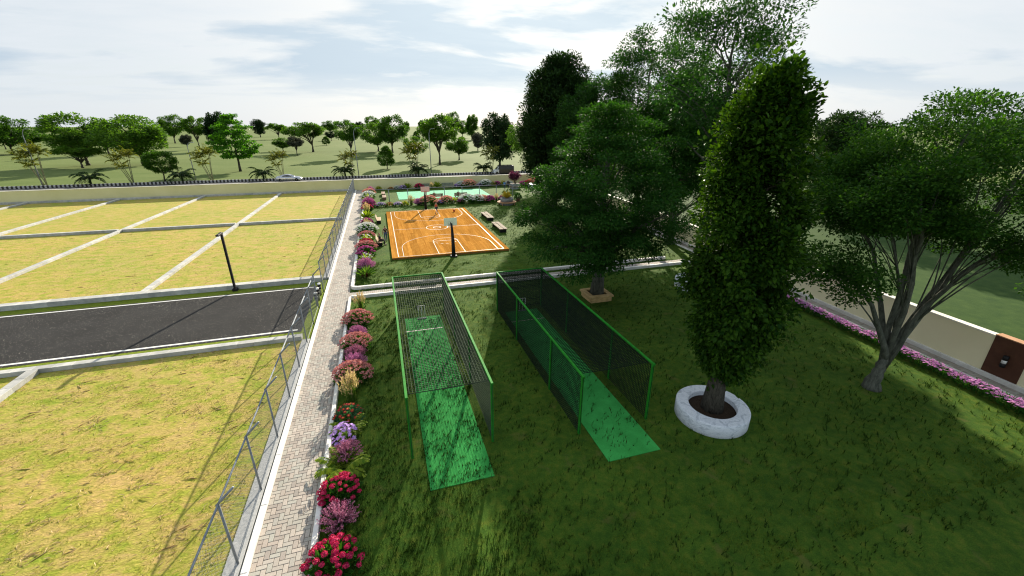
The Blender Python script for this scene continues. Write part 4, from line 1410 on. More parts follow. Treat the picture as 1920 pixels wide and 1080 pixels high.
def make_tree(name, label, loc, sk, leaves, bark, leaf, group=None, rz=0.0, cat='tree'):
    r_ = empty(name, loc, rz, label, cat, group)
    sk.build('trunk', bark, r_, True)
    q = link('crown', fast_mesh('crown', *leaves, leaf), r_)
    return r_

# dense upright tree in the marble planter
rng = np.random.default_rng(11)
prof_z = np.array([1.75, 2.4, 3.4, 5.0, 6.3, 7.8, 9.4, 11.0, 12.1, 12.9, 13.3])
prof_r = np.array([.25, .6, 1.2, 1.75, 1.78, 1.78, 1.68, 1.58, 1.35, .88, .4])
n = 400
z = 1.8 + 11.4 * rng.random(n)
a = rng.uniform(0, 2 * PI, n)
lump = 1 + .07 * np.sin(3 * a + z * 1.3) + .06 * np.sin(5 * a - z * 2.1) + rng.normal(size=n) * .06
r = np.interp(z, prof_z, prof_r) * lump * (.10 + .87 * rng.random(n) ** .55)
P = np.stack([r * np.cos(a), r * np.sin(a), z], 1)
P[:, 0] += np.interp(z, [0, 3, 8, 14], [.1, .18, .0, .0])
cr = rng.uniform(.36, .58, n)
G1 = clump_leaves(rng, P, cr, 150, .18, .58, .95, .15, True, (0, 0, 7))
ev = P[rng.choice(n, 70)]                       # stray sprays at the outline
ev2 = ev + unit((ev - np.array([0, 0, 7])) * np.array([1, 1, .5])) * rng.uniform(.45, 1.0, 70)[:, None]
G2 = clump_leaves(rng, ev2, np.full(70, .36), 16, .19, .56, 1, .1, True, (0, 0, 7))
sk = skeleton(rng, P[::4], 1.5, .26, 12.3, 34, True, 1.9, .8, .012, (.05, 0), .05)
GV, GF = merge([G1, G2])
nl_ = len(GV) // 6
cenl = GV.reshape(nl_, 6, 3).mean(1) + np.array([*T1, .35])
to_cam = unit(np.array([0, 0, 12.]) - cenl)
outl = unit((cenl - np.array([*T1, 0])) * np.array([1, 1, 0.]))
score = np.linalg.norm(cenl[:, :2] - np.array(T1), axis=1) * (outl * to_cam).sum(1) + rng.random(nl_) * .7
pick = np.argsort(-score)[:300]                   # the leaves that show largest are pieces of their own
mask = np.ones(nl_, bool)
mask[pick] = False
LV = GV.reshape(nl_, 6, 3)
rest = LV[mask].reshape(-1, 3)
bi = np.arange(mask.sum())[:, None] * 6
rf = np.concatenate([bi + np.array([[0, 1, 2, 3]]), bi + np.array([[0, 3, 4, 5]])], 1).reshape(-1, 4)
ut = make_tree('upright_tree', 'dense upright glossy leaved tree in the round marble planter', (*T1, 0.35), sk, (rest, rf), 'bark', 'leaf_upright')
lm_ = []
for k in range(6):
    Lk = LV[pick[k]]
    lm_.append(fast_mesh('leaf', Lk - Lk[0], np.array([[0, 1, 2, 3], [0, 3, 4, 5]]), 'leaf_upright'))
base_ax = [Vector(LV[pick[k]][3] - LV[pick[k]][0]) for k in range(6)]
for j, i in enumerate(pick):
    k = j % 6
    o_ = link('leaf', lm_[k], ut, tuple(LV[i][0]))
    ax = Vector(LV[i][3] - LV[i][0])
    o_.rotation_mode = 'QUATERNION'
    o_.rotation_quaternion = base_ax[k].rotation_difference(ax)
    s_ = ax.length / base_ax[k].length
    o_.scale = (s_, s_, s_)

# spreading layered tree in the sandstone planter
rng = np.random.default_rng(23)
pads = []
for i, zz in enumerate(np.linspace(3.9, 12.3, 11)):
    rmax = np.interp(zz, [3.8, 4.8, 6.8, 9.0, 11.0, 12.6], [4.2, 5.3, 5.5, 4.5, 3.1, 1.0])
    k = int(6 + rmax * 5.2)
    aa = rng.uniform(0, 2 * PI, k)
    rr_ = rmax * (.25 + .75 * rng.random(k) ** .6) * (1 + .14 * np.sin(2 * aa + i) + .10 * np.sin(5 * aa + 2 * i))
    pads.append(np.stack([rr_ * np.cos(aa), rr_ * np.sin(aa), zz + .30 - rr_ * .08 + rng.normal(size=k) * .22], 1))
P = np.concatenate(pads)
cr = rng.uniform(.75, 1.25, len(P))
G1 = clump_leaves(rng, P, cr, 300, .19, .48, .36, .45, False, (0, 0, 5))
sk = skeleton(rng, P[::2], 2.9, .40, 12.0, 26, True, 1.35, .75, .014)
make_tree('spreading_tree', 'dark green spreading tree with layered boughs in the sandstone planter', (*T3, 0.25), sk, G1, 'bark_smooth', 'leaf_spread')

# vase shaped tree on the lawn at right
rng = np.random.default_rng(31)
P, cr = ell_clumps(rng, 300, (.25, .4, 8.9), (5.4, 5.4, 4.4), .55, .35, None, (.65, 1.1))
rad_ = np.hypot(P[:, 0], P[:, 1])
P = P[P[:, 2] > 7.6 - .42 * rad_ + rng.random(len(P)) * .9]
low = np.array([[-3.4, -.2, 5.5], [-3.0, .4, 5.0], [-3.9, .5, 5.8], [4.6, -2.6, 5.0], [5.0, -2.0, 5.3], [4.2, -3.1, 4.7], [5.4, -2.9, 4.6], [-4.3, 1.4, 5.9], [-1.4, 1.0, 5.0]])
droop = np.stack([rng.uniform(-5.0, -2.4, 16), rng.uniform(-.8, 1.8, 16), rng.uniform(5.9, 7.2, 16)], 1)
P = np.concatenate([P, droop])
cr = np.concatenate([cr[:len(P) - 16], np.full(16, .8)])
P = np.concatenate([P, low])
cr = np.concatenate([cr[:len(P) - len(low)], np.full(len(low), .75)])
G1 = clump_leaves(rng, P, cr, 360, .15, .54, .55, .25, False, (0, 0, 4))
sk = skeleton(rng, np.concatenate([P[:-len(low)][::4], low[:3]]), 1.6, .30, 9, 9, False, 1.5, .5, .012, (.28, .06), .03, .48)
make_tree('vase_tree', 'multi stemmed vase shaped tree on the lawn before the side wall', (21.95, 11.65, 0), sk, G1, 'bark_smooth', 'leaf_vase')

# tall airy trees behind
def airy(seed, name, label, loc, h, w, zlow, trunk_h, ncl, per, leafm='leaf_airy', L=.20, gap=.5, cr=(.75, 1.35), n_limb=18, tr=.36, flat=.6, amp=.3):
    rng = np.random.default_rng(seed)
    P, c = ell_clumps(rng, ncl, (0, 0, (h + zlow) / 2), (w / 2, w / 2, (h - zlow) / 2), gap, amp, zlow, cr)
    G1 = clump_leaves(rng, P, c, per, L, .45, flat, .35, False, (0, 0, zlow))
    sk = skeleton(rng, P[::2], trunk_h, tr, h * .86, n_limb, True, 1.4, .9, .016, (.2, .1), .10)
    return make_tree(name, label, loc, sk, G1, 'bark_smooth', leafm)
airy(41, 'tall_tree', 'tallest airy tree rising behind the dense upright tree', (*T6, 0.4), 20.6, 8.4, 9.4, 6.5, 150, 165, L=.24, gap=.35, amp=.18)
airy(42, 'tall_tree', 'airy round topped tree showing sky between branches, left of the tallest', (29.7, 45.4, 0), 22.2, 12.4, 8.0, 6.0, 210, 165, L=.30, gap=.45, amp=.15)
airy(43, 'tall_tree', 'dark leafy tree filling the gap between spreading and upright trees', (29.2, 37.6, 0), 17.0, 10.5, 3.5, 3.0, 280, 220, 'leaf_spread', L=.30, gap=.3)
airy(44, 'tall_tree', 'dark dense columnar tree at the left of the tall group', (24.1, 58.0, 0), 19.6, 9.4, 3.0, 2.5, 480, 240, 'leaf_dark', L=.40, gap=.5, cr=(.9, 1.4), flat=.9, amp=.12)
airy(45, 'tall_tree', 'mid green leafy tree between the dark columnar and airy trees', (24.6, 47.5, 0), 16.0, 9.5, 4.0, 3.0, 230, 220, 'leaf_airy', L=.32, gap=.3)
airy(46, 'vase_tree', 'light green branching tree in the pale planter near the far wall', (30.9, 83.6, .4), 11.3, 9.5, 4.2, 2.4, 100, 170, 'leaf_field', L=.36, gap=.4, n_limb=12, tr=.24)
airy(48, 'outer_tree', 'dark round tree beyond the side wall, right of the upright tree', (60.0, 44.0, 0), 13.8, 10.0, 3.0, 2.5, 170, 200, 'leaf_dark', L=.40, gap=.4)

# ------------------------------------------------------------------ field trees: prototypes, then copies
def proto(seed, kind):
    rng = np.random.default_rng(seed)
    h = 10.0
    if kind == 'round':
        P, c = ell_clumps(rng, 75, (0, 0, 6.2), (4.2, 4.2, 3.4), .45, .35, 2.6, (.8, 1.3)); th, tr, nl, per, L, fl = 2.6, .26, 9, 130, .50, .75
    elif kind == 'umbrella':
        P, c = ell_clumps(rng, 75, (0, 0, 7.3), (4.8, 4.8, 2.4), .45, .30, 5.0, (.8, 1.2)); th, tr, nl, per, L, fl = 2.9, .26, 11, 125, .48, .55
    elif kind == 'dense':
        P, c = ell_clumps(rng, 90, (0, 0, 5.8), (3.5, 3.5, 4.0), .5, .22, 1.8, (.8, 1.2)); th, tr, nl, per, L, fl = 1.9, .24, 9, 140, .48, .9
    elif kind == 'layered':
        ps = []
        for i, zz in enumerate(np.linspace(3.0, 9.8, 9)):
            rm = np.interp(zz, [3, 5, 8, 10], [2.7, 4.3, 3.3, 1.0])
            k = int(3 + rm * 2.6)
            aa = rng.uniform(0, 2 * PI, k)
            rr_ = rm * (.3 + .7 * rng.random(k) ** .6)
            ps.append(np.stack([rr_ * np.cos(aa), rr_ * np.sin(aa), zz - .06 * rr_ + rng.normal(size=k) * .12], 1))
        P = np.concatenate(ps)
        c = rng.uniform(.6, 1.0, len(P)); th, tr, nl, per, L, fl = 2.8, .20, 14, 85, .46, .26
    elif kind == 'ball':
        P, c = ell_clumps(rng, 130, (0, 0, 6.3), (3.9, 3.9, 3.3), .72, .05, None, (.55, .8)); th, tr, nl, per, L, fl = 2.6, .18, 8, 95, .38, .9
    elif kind == 'egg':
        zz = rng.uniform(1.7, 9.9, 140)
        aa = rng.uniform(0, 2 * PI, 140)
        rm = np.interp(zz, [1.6, 2.5, 4.2, 6.5, 8.6, 10], [2.0, 3.3, 3.5, 2.8, 1.6, .2]) * (.6 + .4 * rng.random(140) ** .5)
        P = np.stack([rm * np.cos(aa), rm * np.sin(aa), zz], 1)
        c = rng.uniform(.5, .85, 140); th, tr, nl, per, L, fl = 1.6, .18, 8, 95, .38, .9
    G1 = clump_leaves(rng, P, c, per, L, .55, fl, .2, False, (0, 0, 4))
    sk = skeleton(rng, P[::3], th, tr, 8.5, nl, kind in ('layered', 'dense', 'egg', 'ball'), 1.4, .7, .02)
    return sk.mesh('trunk', 'bark', True), G1
PR = {}
for s, k in ((51, 'round'), (52, 'round'), (53, 'umbrella'), (54, 'dense'), (55, 'layered'), (56, 'ball'), (57, 'egg'), (58, 'umbrella')):
    PR.setdefault(k, []).append(proto(s, k))
CROWN = {}
def field_tree(kind, var, leaf, x, y, h, w, label, rz):
    tm, G1 = PR[kind][var % len(PR[kind])]
    key = (kind, var % len(PR[kind]), leaf)
    if key not in CROWN:
        CROWN[key] = fast_mesh('crown', *G1, leaf)
    r_ = empty('field_tree', (x, y, -.02), rz, label, 'tree', 'trees on the field beyond the far road')
    natural = {'round': 9.0, 'umbrella': 10.2, 'dense': 7.8, 'layered': 8.8, 'ball': 8.2, 'egg': 7.4}[kind]
    r_.scale = (w / natural, w / natural, h / 10.0)
    link('trunk', tm, r_)
    link('crown', CROWN[key], r_)
FT = [('round', 0, 'leaf_field', -153.1, 248.6, 15.0, 15.0, 'leafy green tree at the left edge, right of a red trunked one'),
      ('round', 1, 'leaf_field', -190.6, 306.0, 12.7, 9.0, 'smaller tree with dark trunk at the very left edge'),
      ('round', 1, 'leaf_field', -89.6, 174.1, 14.0, 16.3, 'big round green tree second large one from the left'),
      ('umbrella', 0, 'leaf_field', -85.5, 163.4, 6.3, 12.1, 'low wide pale trunked tree below the second big round tree'),
      ('round', 0, 'leaf_field', -112.8, 236.4, 12.8, 12.0, 'leaning trunk tree just right of the second big round tree'),
      ('round', 0, 'leaf_field', -72.4, 168.9, 14.2, 15.5, 'big green tree with forked trunk left of the clipped ball bush'),
      ('round', 1, 'leaf_field', -137.8, 374.3, 17.3, 15.2, 'solitary round tree standing clear above the horizon at left'),
      ('umbrella', 1, 'leaf_field', -91.1, 275.8, 15.3, 12.5, 'green tree directly left of the dark oval tree'),
      ('dense', 0, 'leaf_field_dark', -76.0, 257.9, 17.3, 11.5, 'dark oval tree behind the bright layered tree'),
      ('layered', 0, 'leaf_bright', -37.3, 138.5, 14.4, 12.2, 'bright green tree with flat layered boughs at left of car'),
      ('ball', 0, 'leaf_topiary', -47.4, 118.0, 6.8, 6.4, 'clipped ball shaped green bush tree behind a low palm'),
      ('round', 0, 'leaf_field', -420.0, 745.0, 9.8, 11.0, 'tiny far tree on the horizon at left, the greener one'),
      ('dense', 0, 'leaf_field_dark', -450.0, 818.0, 18.0, 17.0, 'dark far tree on the horizon at left'),
      ('umbrella', 0, 'leaf_field', -151.5, 258.0, 9.2, 18.4, 'low wide tree behind the leftmost areca palm'),
      ('dense', 0, 'leaf_grey', -109.6, 313.0, 6.6, 6.4, 'small grey green bush beside the short thin street lamp'),
      ('round', 1, 'leaf_field', -120.9, 307.8, 7.9, 7.8, 'small tree peeping out right of the forked trunk tree'),
      ('dense', 0, 'leaf_field_dark', -118.6, 537.1, 17.3, 14.0, 'dark oval far tree just right of the bright layered tree'),
      ('umbrella', 0, 'leaf_field', -85.4, 454.7, 13.7, 17.2, 'umbrella shaped far tree above the silver car'),
      ('round', 0, 'leaf_field', -44.7, 242.2, 6.0, 8.2, 'small low tree left of the small grey leaved tree'),
      ('umbrella', 1, 'leaf_grey', -33.2, 207.6, 7.3, 6.8, 'small grey leaved tree with pale forked trunk'),
      ('umbrella', 0, 'leaf_field', -29.8, 231.9, 13.2, 17.5, 'wide umbrella tree with fanned branches right of silver car'),
      ('egg', 0, 'leaf_topiary', -31.1, 308.1, 5.3, 5.1, 'tiny cone shaped tree right of the fanned umbrella tree'),
      ('round', 1, 'leaf_field_dark', -36.3, 402.1, 6.9, 8.9, 'small dark tree behind the tiny cone shaped tree'),
      ('round', 0, 'leaf_field', -64.2, 715.2, 17.5, 19.0, 'pale far tree on the horizon behind the fanned umbrella tree'),
      ('umbrella', 1, 'leaf_field', -10.2, 188.0, 13.0, 10.6, 'slim trunked tree in line with the wire fence'),
      ('dense', 0, 'leaf_field_dark', -17.6, 536.2, 15.1, 11.0, 'dark far tree right of the slim trunked tree'),
      ('round', 1, 'leaf_field', -3.5, 646.7, 21.3, 19.0, 'pale tall far tree left of the paired trees'),
      ('round', 0, 'leaf_field', 0.4, 228.5, 12.6, 13.0, 'left tree of the touching pair above the clipped egg bush'),
      ('round', 1, 'leaf_field', 6.6, 215.3, 14.9, 13.8, 'right taller tree of the touching pair above the clipped egg bush'),
      ('egg', 0, 'leaf_topiary', 2.2, 134.6, 6.3, 4.9, 'clipped egg shaped tree behind the far wall'),
      ('dense', 0, 'leaf_field', 40.5, 633.4, 16.2, 9.2, 'slim far tree on the horizon right of the touching pair'),
      ('dense', 0, 'leaf_field', 61.6, 627.0, 17.9, 11.0, 'slim far tree on the horizon left of the big branching tree'),
      ('egg', 0, 'leaf_topiary', 30.8, 365.3, 7.6, 6.2, 'small far egg shaped tree left of the big branching tree'),
      ('round', 0, 'leaf_field', 13.0, 166.3, 7.8, 7.0, 'small tree behind the areca palm beyond the turf court'),
      ('umbrella', 1, 'leaf_field', 19.0, 143.7, 14.2, 12.8, 'big branching tree with bare forked limbs beyond the turf court'),
      ('round', 1, 'leaf_field', 28.6, 161.6, 7.6, 8.4, 'low dark green tree right of the big branching tree'),
      ('round', 0, 'leaf_field', 83.9, 449.0, 15.7, 14.9, 'pale far tree above the low dark green tree'),
      ('round', 1, 'leaf_field', 88.4, 537.5, 24.5, 16.1, 'tallest pale far tree on the horizon'),
      ('dense', 0, 'leaf_field', 80.1, 384.8, 19.7, 11.1, 'slim pale far tree right of the tallest horizon tree'),
      ('dense', 0, 'leaf_grey', 48.7, 220.0, 8.4, 6.4, 'small greyish bush tree left of the dark wide tree'),
      ('dense', 0, 'leaf_field_dark', 33.6, 122.9, 14.4, 9.6, 'dark wide tree standing behind the dark van'),
      ('round', 1, 'leaf_field', 154.0, 70.0, 12.6, 13.0, 'field tree at the far right edge above the side wall'),
      ('round', 0, 'leaf_field', 216.0, 106.0, 13.5, 15.0, 'more distant field tree near the right edge'),
      ('dense', 0, 'leaf_field_dark', 161.0, 122.0, 15.4, 15.0, 'dark distant tree right of the upright tree, past the side wall')]
fr = random.Random(77)
for kind, var, leaf, x, y, h, w, lab in FT:
    field_tree(kind, var, leaf, x, y, h, w, lab, fr.uniform(0, 6.28))

# ------------------------------------------------------------------ palms
def frond(rng, L, rise, droop, leaflet, n=20, w=.055):
    """arching frond along +x from the origin: (leaf V,F), midrib points"""
    t = np.linspace(0, 1, n)
    x = L * (t * .92)
    zz = L * (rise * t - droop * t ** 2.2)
    mid = np.stack([x, np.zeros(n), zz], 1)
    P, A = [], []
    for i in range(2, n):
        for s in (-1, 1):
            P.append(mid[i])
            A.append([.55, s * .8, -.55 + .2 * rng.random()])
    P, A = np.array(P), unit(np.array(A))
    ll = leaflet * np.repeat(np.interp(t[2:], [0, .3, .7, 1], [.6, 1, .9, .35]), 2) * rng.uniform(.8, 1.15, len(P))
    return leaf_geo(P, A, np.tile([[0, 0, 1.0]], (len(P), 1)) + rng.normal(size=(len(P), 3)) * .3, ll, w), mid
def rotz(V, a, o=(0, 0, 0)):
    c, s = math.cos(a), math.sin(a)
    return np.stack([V[:, 0] * c - V[:, 1] * s + o[0], V[:, 0] * s + V[:, 1] * c + o[1], V[:, 2] + o[2]], 1)
def palm_low(seed):
    rng = np.random.default_rng(seed)
    G, mr = [], MB()
    for k in range(17):
        ring_ = k / 17
        (V, F), mid = frond(rng, rng.uniform(2.3, 3.1), np.interp(ring_, [0, 1], [.35, 1.35]), np.interp(ring_, [0, 1], [.95, .85]), .85, 22, .20)
        a = k * 2.4 + rng.normal() * .2
        G.append((rotz(V, a, (0, 0, 1.3)), F))
        m2 = rotz(mid, a, (0, 0, 1.3))
        mr.tube([tuple(p) for p in m2[::5]], list(np.linspace(.04, .012, len(m2[::5]))), 4)
    mr.tube([(0, 0, -.1), (0, 0, .7), (0, 0, 1.45)], [.20, .17, .14], 8)
    return merge(G), mr
def palm_areca(seed):
    rng = np.random.default_rng(seed)
    G, mr = [], MB()
    for k, (dx, dy, h) in enumerate(((-1.9, .3, 4.6), (-.9, -.4, 3.5), (.25, .3, 5.2), (.75, -.2, 5.6), (-1.25, .5, 5.3))):
        pts = [Vector((.12 * k - .2, .1 * (k % 2), -.1)), Vector((dx * .45, dy * .5, h * .5)), Vector((dx, dy, h))]
        mr.tube(qbez(pts[0], pts[1], pts[2], 6), [.075, .07, .065, .06, .055, .05, .045], 6)
        for j in range(11):
            (V, F), mid = frond(rng, rng.uniform(1.15, 1.75), rng.uniform(.6, 2.1), rng.uniform(.75, 1.05), .62, 16, .17)
            G.append((rotz(V, j * 2.4 + rng.normal() * .2, (dx, dy, h)), F))
    return merge(G), mr
pg, pm_ = palm_low(61)
LOW = (pm_.mesh('trunk', 'palm_dark', True), fast_mesh('fronds', *pg, 'palm_dark'))
pg, pm_ = palm_areca(62)
ARE = (pm_.mesh('stems', 'bark_pale', True), fast_mesh('fronds', *pg, 'palm_yellow'))
m_bark('palm_stem', (0.10, 0.12, 0.055), (0.26, 0.25, 0.15), 4)
ARE[0].materials[0] = MATS['palm_stem']
for x, y, s, rz, lab in ((-58.7, 112.9, 1.12, .3, 'low dark palm first from the left by the far kerb'), (-42.1, 112.9, 1.1, 1.5, 'low dark palm in front of the clipped ball bush'),
                         (-26.0, 112.9, 1.05, 2.6, 'low dark palm touching the tail of the silver car'), (-8.2, 112.9, 1.15, .9, 'low dark palm just left of the wire fence end'),
                         (9.4, 113.0, 1.1, 3.6, 'low dark palm beyond the wall benches'), (26.4, 113.0, 1.0, 5.0, 'low dark palm just left of the dark van')):
    r_ = empty('low_palm', (x, y, .14), rz, lab, 'palm', 'low dark palms along the far kerb')
    r_.scale = (s, s, s)
    link('trunk', LOW[0], r_)
    link('fronds', LOW[1], r_)
for x, y, s, rz, lab in ((-66.6, 113.4, 1.22, 0.0, 'leftmost multi stemmed yellowish areca palm'), (-51.6, 113.4, 1.05, .2, 'areca palm left of the clipped ball bush'), (-36.6, 113.5, 1.08, -.1, 'areca palm between lamp pole and bright layered tree'),
                         (-22.0, 113.5, .92, .1, 'small areca palm behind the silver car'), (-6.6, 113.6, .90, .5, 'areca palm mixed with lamp pole beyond the fence end'), (9.0, 114.0, 1.15, .1, 'areca palm left of the big branching tree'),
                         (28.9, 113.6, .98, .3, 'drooping areca palm in front of the dark wide tree')):
    r_ = empty('areca_palm', (x, y, .14), rz, lab, 'palm', 'areca palms along the far kerb')
    r_.scale = (s, s, s)
    link('stems', ARE[0], r_)
    link('fronds', ARE[1], r_)

# ------------------------------------------------------------------ flowering plants
leafmat('fol_green', (0.018, 0.070, 0.010), (0.050, 0.150, 0.022), .3, .45, (1.5, 1.6, .5))
leafmat('fol_blue', (0.035, 0.110, 0.050), (0.085, 0.210, 0.100), .3, .45, (1.3, 1.6, .8))
leafmat('fol_lime', (0.085, 0.170, 0.018), (0.32, 0.40, 0.045), .35, .4, (1.4, 1.4, .4))
leafmat('fol_blade', (0.050, 0.130, 0.018), (0.150, 0.250, 0.045), .3, .5, (1.4, 1.5, .5))
leafmat('pet_red', (0.34, 0.012, 0.070), (0.70, 0.060, 0.160), .25, .5, (1.3, .8, .9))
leafmat('pet_crimson', (0.30, 0.010, 0.018), (0.52, 0.03, 0.05), .25, .5, (1.3, .8, .9))
leafmat('pet_sedum', (0.34, 0.12, 0.125), (0.68, 0.36, 0.34), .25, .6, (1.3, .9, .8))
leafmat('pet_heather', (0.25, 0.085, 0.15), (0.55, 0.26, 0.36), .25, .6, (1.3, .9, 1.1))
leafmat('pet_magenta', (0.36, 0.05, 0.20), (0.62, 0.16, 0.38), .25, .6, (1.3, .9, 1.1))
leafmat('pet_mauve', (0.27, 0.09, 0.20), (0.56, 0.27, 0.44), .25, .6, (1.3, .9, 1.1))
leafmat('pet_lilac', (0.40, 0.22, 0.60), (0.66, 0.46, 0.84), .3, .5, (1.2, 1, 1.2))
leafmat('pet_white', (0.55, 0.58, 0.56), (0.80, 0.80, 0.76), .3, .5, (1.1, 1.1, 1))
leafmat('pet_salmon', (0.55, 0.22, 0.17), (0.78, 0.42, 0.33), .3, .5, (1.2, 1, .9))
leafmat('pet_orange', (0.42, 0.09, 0.01), (0.62, 0.20, 0.02), .3, .5, (1.2, 1, .5))
leafmat('pet_yellow', (0.55, 0.42, 0.03), (0.75, 0.62, 0.10), .3, .5, (1.2, 1.1, .5))
leafmat('pet_straw', (0.42, 0.33, 0.16), (0.66, 0.54, 0.32), .35, .6, (1.2, 1.1, .8))
leafmat('pet_daisy', (0.48, 0.20, 0.55), (0.84, 0.42, 0.66), .3, .5, (1.2, 1, 1.2))
leafmat('pet_wine', (0.055, 0.006, 0.014), (0.14, 0.02, 0.03), .2, .5, (1.3, .8, .9))
def dome_foliage(rng, R_, H_, n, L, W, up=.35):
    d = rand_dirs(rng, n)
    d[:, 2] = np.abs(d[:, 2])
    rr = .35 + .65 * rng.random(n) ** .5
    P = d * rr[:, None] * np.array([R_, R_, H_]) * .92
    A = unit(d + rng.normal(size=(n, 3)) * .45 + np.array([0, 0, up]))
    return leaf_geo(P, A, np.array([0, 0, 1.]) + d * .6 + rng.normal(size=(n, 3)) * .4, L * rng.uniform(.7, 1.25, n), L * W, True)
def top_points(rng, R_, H_, n, ring=0.0):
    """spread points over the top of the dome (best candidate)"""
    out = []
    while len(out) < n:
        best, bd = None, -1
        for _ in range(6):
            a, u = rng.uniform(0, 2 * PI), rng.random() ** .5
            p = np.array([R_ * u * math.cos(a), R_ * u * math.sin(a), H_ * math.sqrt(max(.04, 1 - u * u * .86))])
            dd = min([np.linalg.norm(p - q) for q in out] or [9])
            if dd > bd:
                best, bd = p, dd
        out.append(best)
    return np.array(out)
def balls(rng, pts, r, k, L, flat=1.0):
    """petals massed into flower heads"""
    c = np.repeat(pts, k, 0)
    d = rand_dirs(rng, len(c))
    d[:, 2] = np.abs(d[:, 2]) * 1.0 - .15
    P = c + d * r * np.array([1, 1, flat])
    tang = unit(np.cross(d, rng.normal(size=d.shape)))
    return leaf_geo(P - tang * L * .5, tang, d + rng.normal(size=d.shape) * .25, L, .95 * L, True, .05)
def stars(rng, pts, k, L, W, tilt=.35):
    """open flowers with k petals, facing up and a little outward"""
    P, A, Nn = [], [], []
    for p in pts:
        nn_ = unit(np.array([p[0], p[1], 0]) * tilt / (np.linalg.norm(p[:2]) + .2) + np.array([0, 0, 1.]) + rng.normal(size=3) * .2)
        u = unit(np.cross(nn_, [1, .2, 0]))
        v = np.cross(nn_, u)
        for j in range(k):
            a = 2 * PI * j / k + rng.normal() * .05
            P.append(p)
            A.append(u * math.cos(a) + v * math.sin(a) + nn_ * .12)
            Nn.append(nn_)
    return leaf_geo(np.array(P), np.array(A), np.array(Nn), L, W, True, .06)
def spikes(rng, n, R_, H_, k, L, base=.35):
    """heather: stiff sprays set with tiny florets"""
    P, A, T = [], [], []
    for i in range(n):
        a, u = rng.uniform(0, 2 * PI), rng.random() ** .6
        tip = np.array([R_ * u * math.cos(a), R_ * u * math.sin(a), H_ * (1 - .55 * u * u) * rng.uniform(.85, 1.1)])
        for j in range(k):
            t = base + (1 - base) * j / k
            p = tip * t + rng.normal(size=3) * .012
            P.append(p)
            A.append(unit(tip) + rng.normal(size=3) * .8)
        T.append(tip)
    P, A = np.array(P), np.array(A)
    return leaf_geo(P, A, rng.normal(size=P.shape), L * rng.uniform(.7, 1.2, len(P)), L * .8, True), np.array(T)
def blades(rng, n, R_, H_, w, seg=4, out=.9, base=.08):
    """arching grass blades"""
    Vs, Fs, o, tips = [], [], 0, []
    for i in range(n):
        a = rng.uniform(0, 2 * PI)
        L = rng.uniform(.7, 1.1)
        sp = rng.random() ** .7 * out
        b0 = np.array([base * rng.normal(), base * rng.normal(), 0])
        d = np.array([math.cos(a), math.sin(a), 0])
        s = np.array([-d[1], d[0], 0])
        for j in range(seg + 1):
            t = j / seg
            p = b0 + d * R_ * sp * L * t ** 1.6 + np.array([0, 0, H_ * L * (t - .38 * sp * t * t)])
            ww = w * (1 - t * .92)
            Vs += [p - s * ww, p + s * ww]
        for j in range(seg):
            Fs.append([o + 2 * j, o + 2 * j + 1, o + 2 * j + 3, o + 2 * j + 2])
        tips.append(Vs[-1])
        o += 2 * (seg + 1)
    return (np.array(Vs), np.array(Fs)), np.array(tips)
FL = {}
def define(kind, cat, *parts):
    FL[kind] = (cat, [(nm_, fast_mesh(nm_, V, F, mt), (0, 0, 0), 0.0) for nm_, (V, F), mt in parts])
rng = np.random.default_rng(5)
for kind, pet in (('geranium', 'pet_red'), ('azalea', 'pet_magenta')):
    define(kind, 'flowers', ('foliage', dome_foliage(rng, .62, .62, 420, .19, .5), 'fol_green'), ('blooms', balls(rng, top_points(rng, .62, .74, 30), .10, 30, .10, .75), pet))
for kind, pet in (('sedum', 'pet_sedum'), ('hydrangea', 'pet_white'), ('salmon_shrub', 'pet_salmon')):
    define(kind, 'flowers', ('foliage', dome_foliage(rng, .82, .66, 620, .16, .55), 'fol_green'), ('blooms', balls(rng, top_points(rng, .86, .82, 70), .10, 20, .065, .45), pet))
for kind, pet in (('heather', 'pet_heather'), ('pink_heather', 'pet_mauve')):
    g_, tips = spikes(rng, 150, .72, .82, 26, .05)
    define(kind, 'flowers', ('foliage', spikes(rng, 110, .5, .5, 10, .07, .15)[0], 'fol_green'), ('blooms', g_, pet))
(V, F), tips = blades(rng, 90, .5, .72, .014)
define('agapanthus', 'flowers', ('foliage', (V, F), 'fol_blade'), ('blooms', stars(rng, np.repeat(top_points(rng, .48, .82, 30), 3, 0) + rng.normal(size=(90, 3)) * .04, 6, .085, .032, .7), 'pet_lilac'))
tp_ = top_points(rng, .56, .66, 30)
define('red_daisy', 'flowers', ('foliage', dome_foliage(rng, .62, .56, 520, .15, .40), 'fol_blue'), ('blooms', stars(rng, tp_, 10, .075, .04), 'pet_crimson'), ('flower_eyes', stars(rng, tp_ + np.array([0, 0, .012]), 6, .022, .018), 'pet_yellow'))
(V, F), tips = blades(rng, 210, .75, 1.25, .011, 5)
(V2, F2), tips2 = blades(rng, 46, .62, 1.42, .004, 5, .8)
P2 = np.concatenate([t + np.linspace(0, -1, 14)[:, None] * unit(t * np.array([.5, .5, 1])) * .42 + rng.normal(size=(14, 3)) * .014 for t in tips2])
A2 = np.repeat(unit(tips2 * np.array([.5, .5, 1])), 14, 0) + rng.normal(size=(len(P2), 3)) * .25
define('plume_grass', 'grass', ('foliage', (V, F), 'fol_blade'), ('stalks', (V2, F2), 'pet_straw'), ('plumes', leaf_geo(P2, A2, rng.normal(size=P2.shape), .12, .028, True), 'pet_straw'))
G = []
for k in range(15):
    (V, F), mid = frond(rng, rng.uniform(.75, 1.05), .75 + .7 * (k / 15), .80, .24, 24, .075)
    G.append((rotz(V, k * 2.4), F))
FL['cycad'] = ('plant', [('frond', fast_mesh('frond', V, F, 'fol_lime'), (0, 0, 0), 0.0) for V, F in G])
G = []
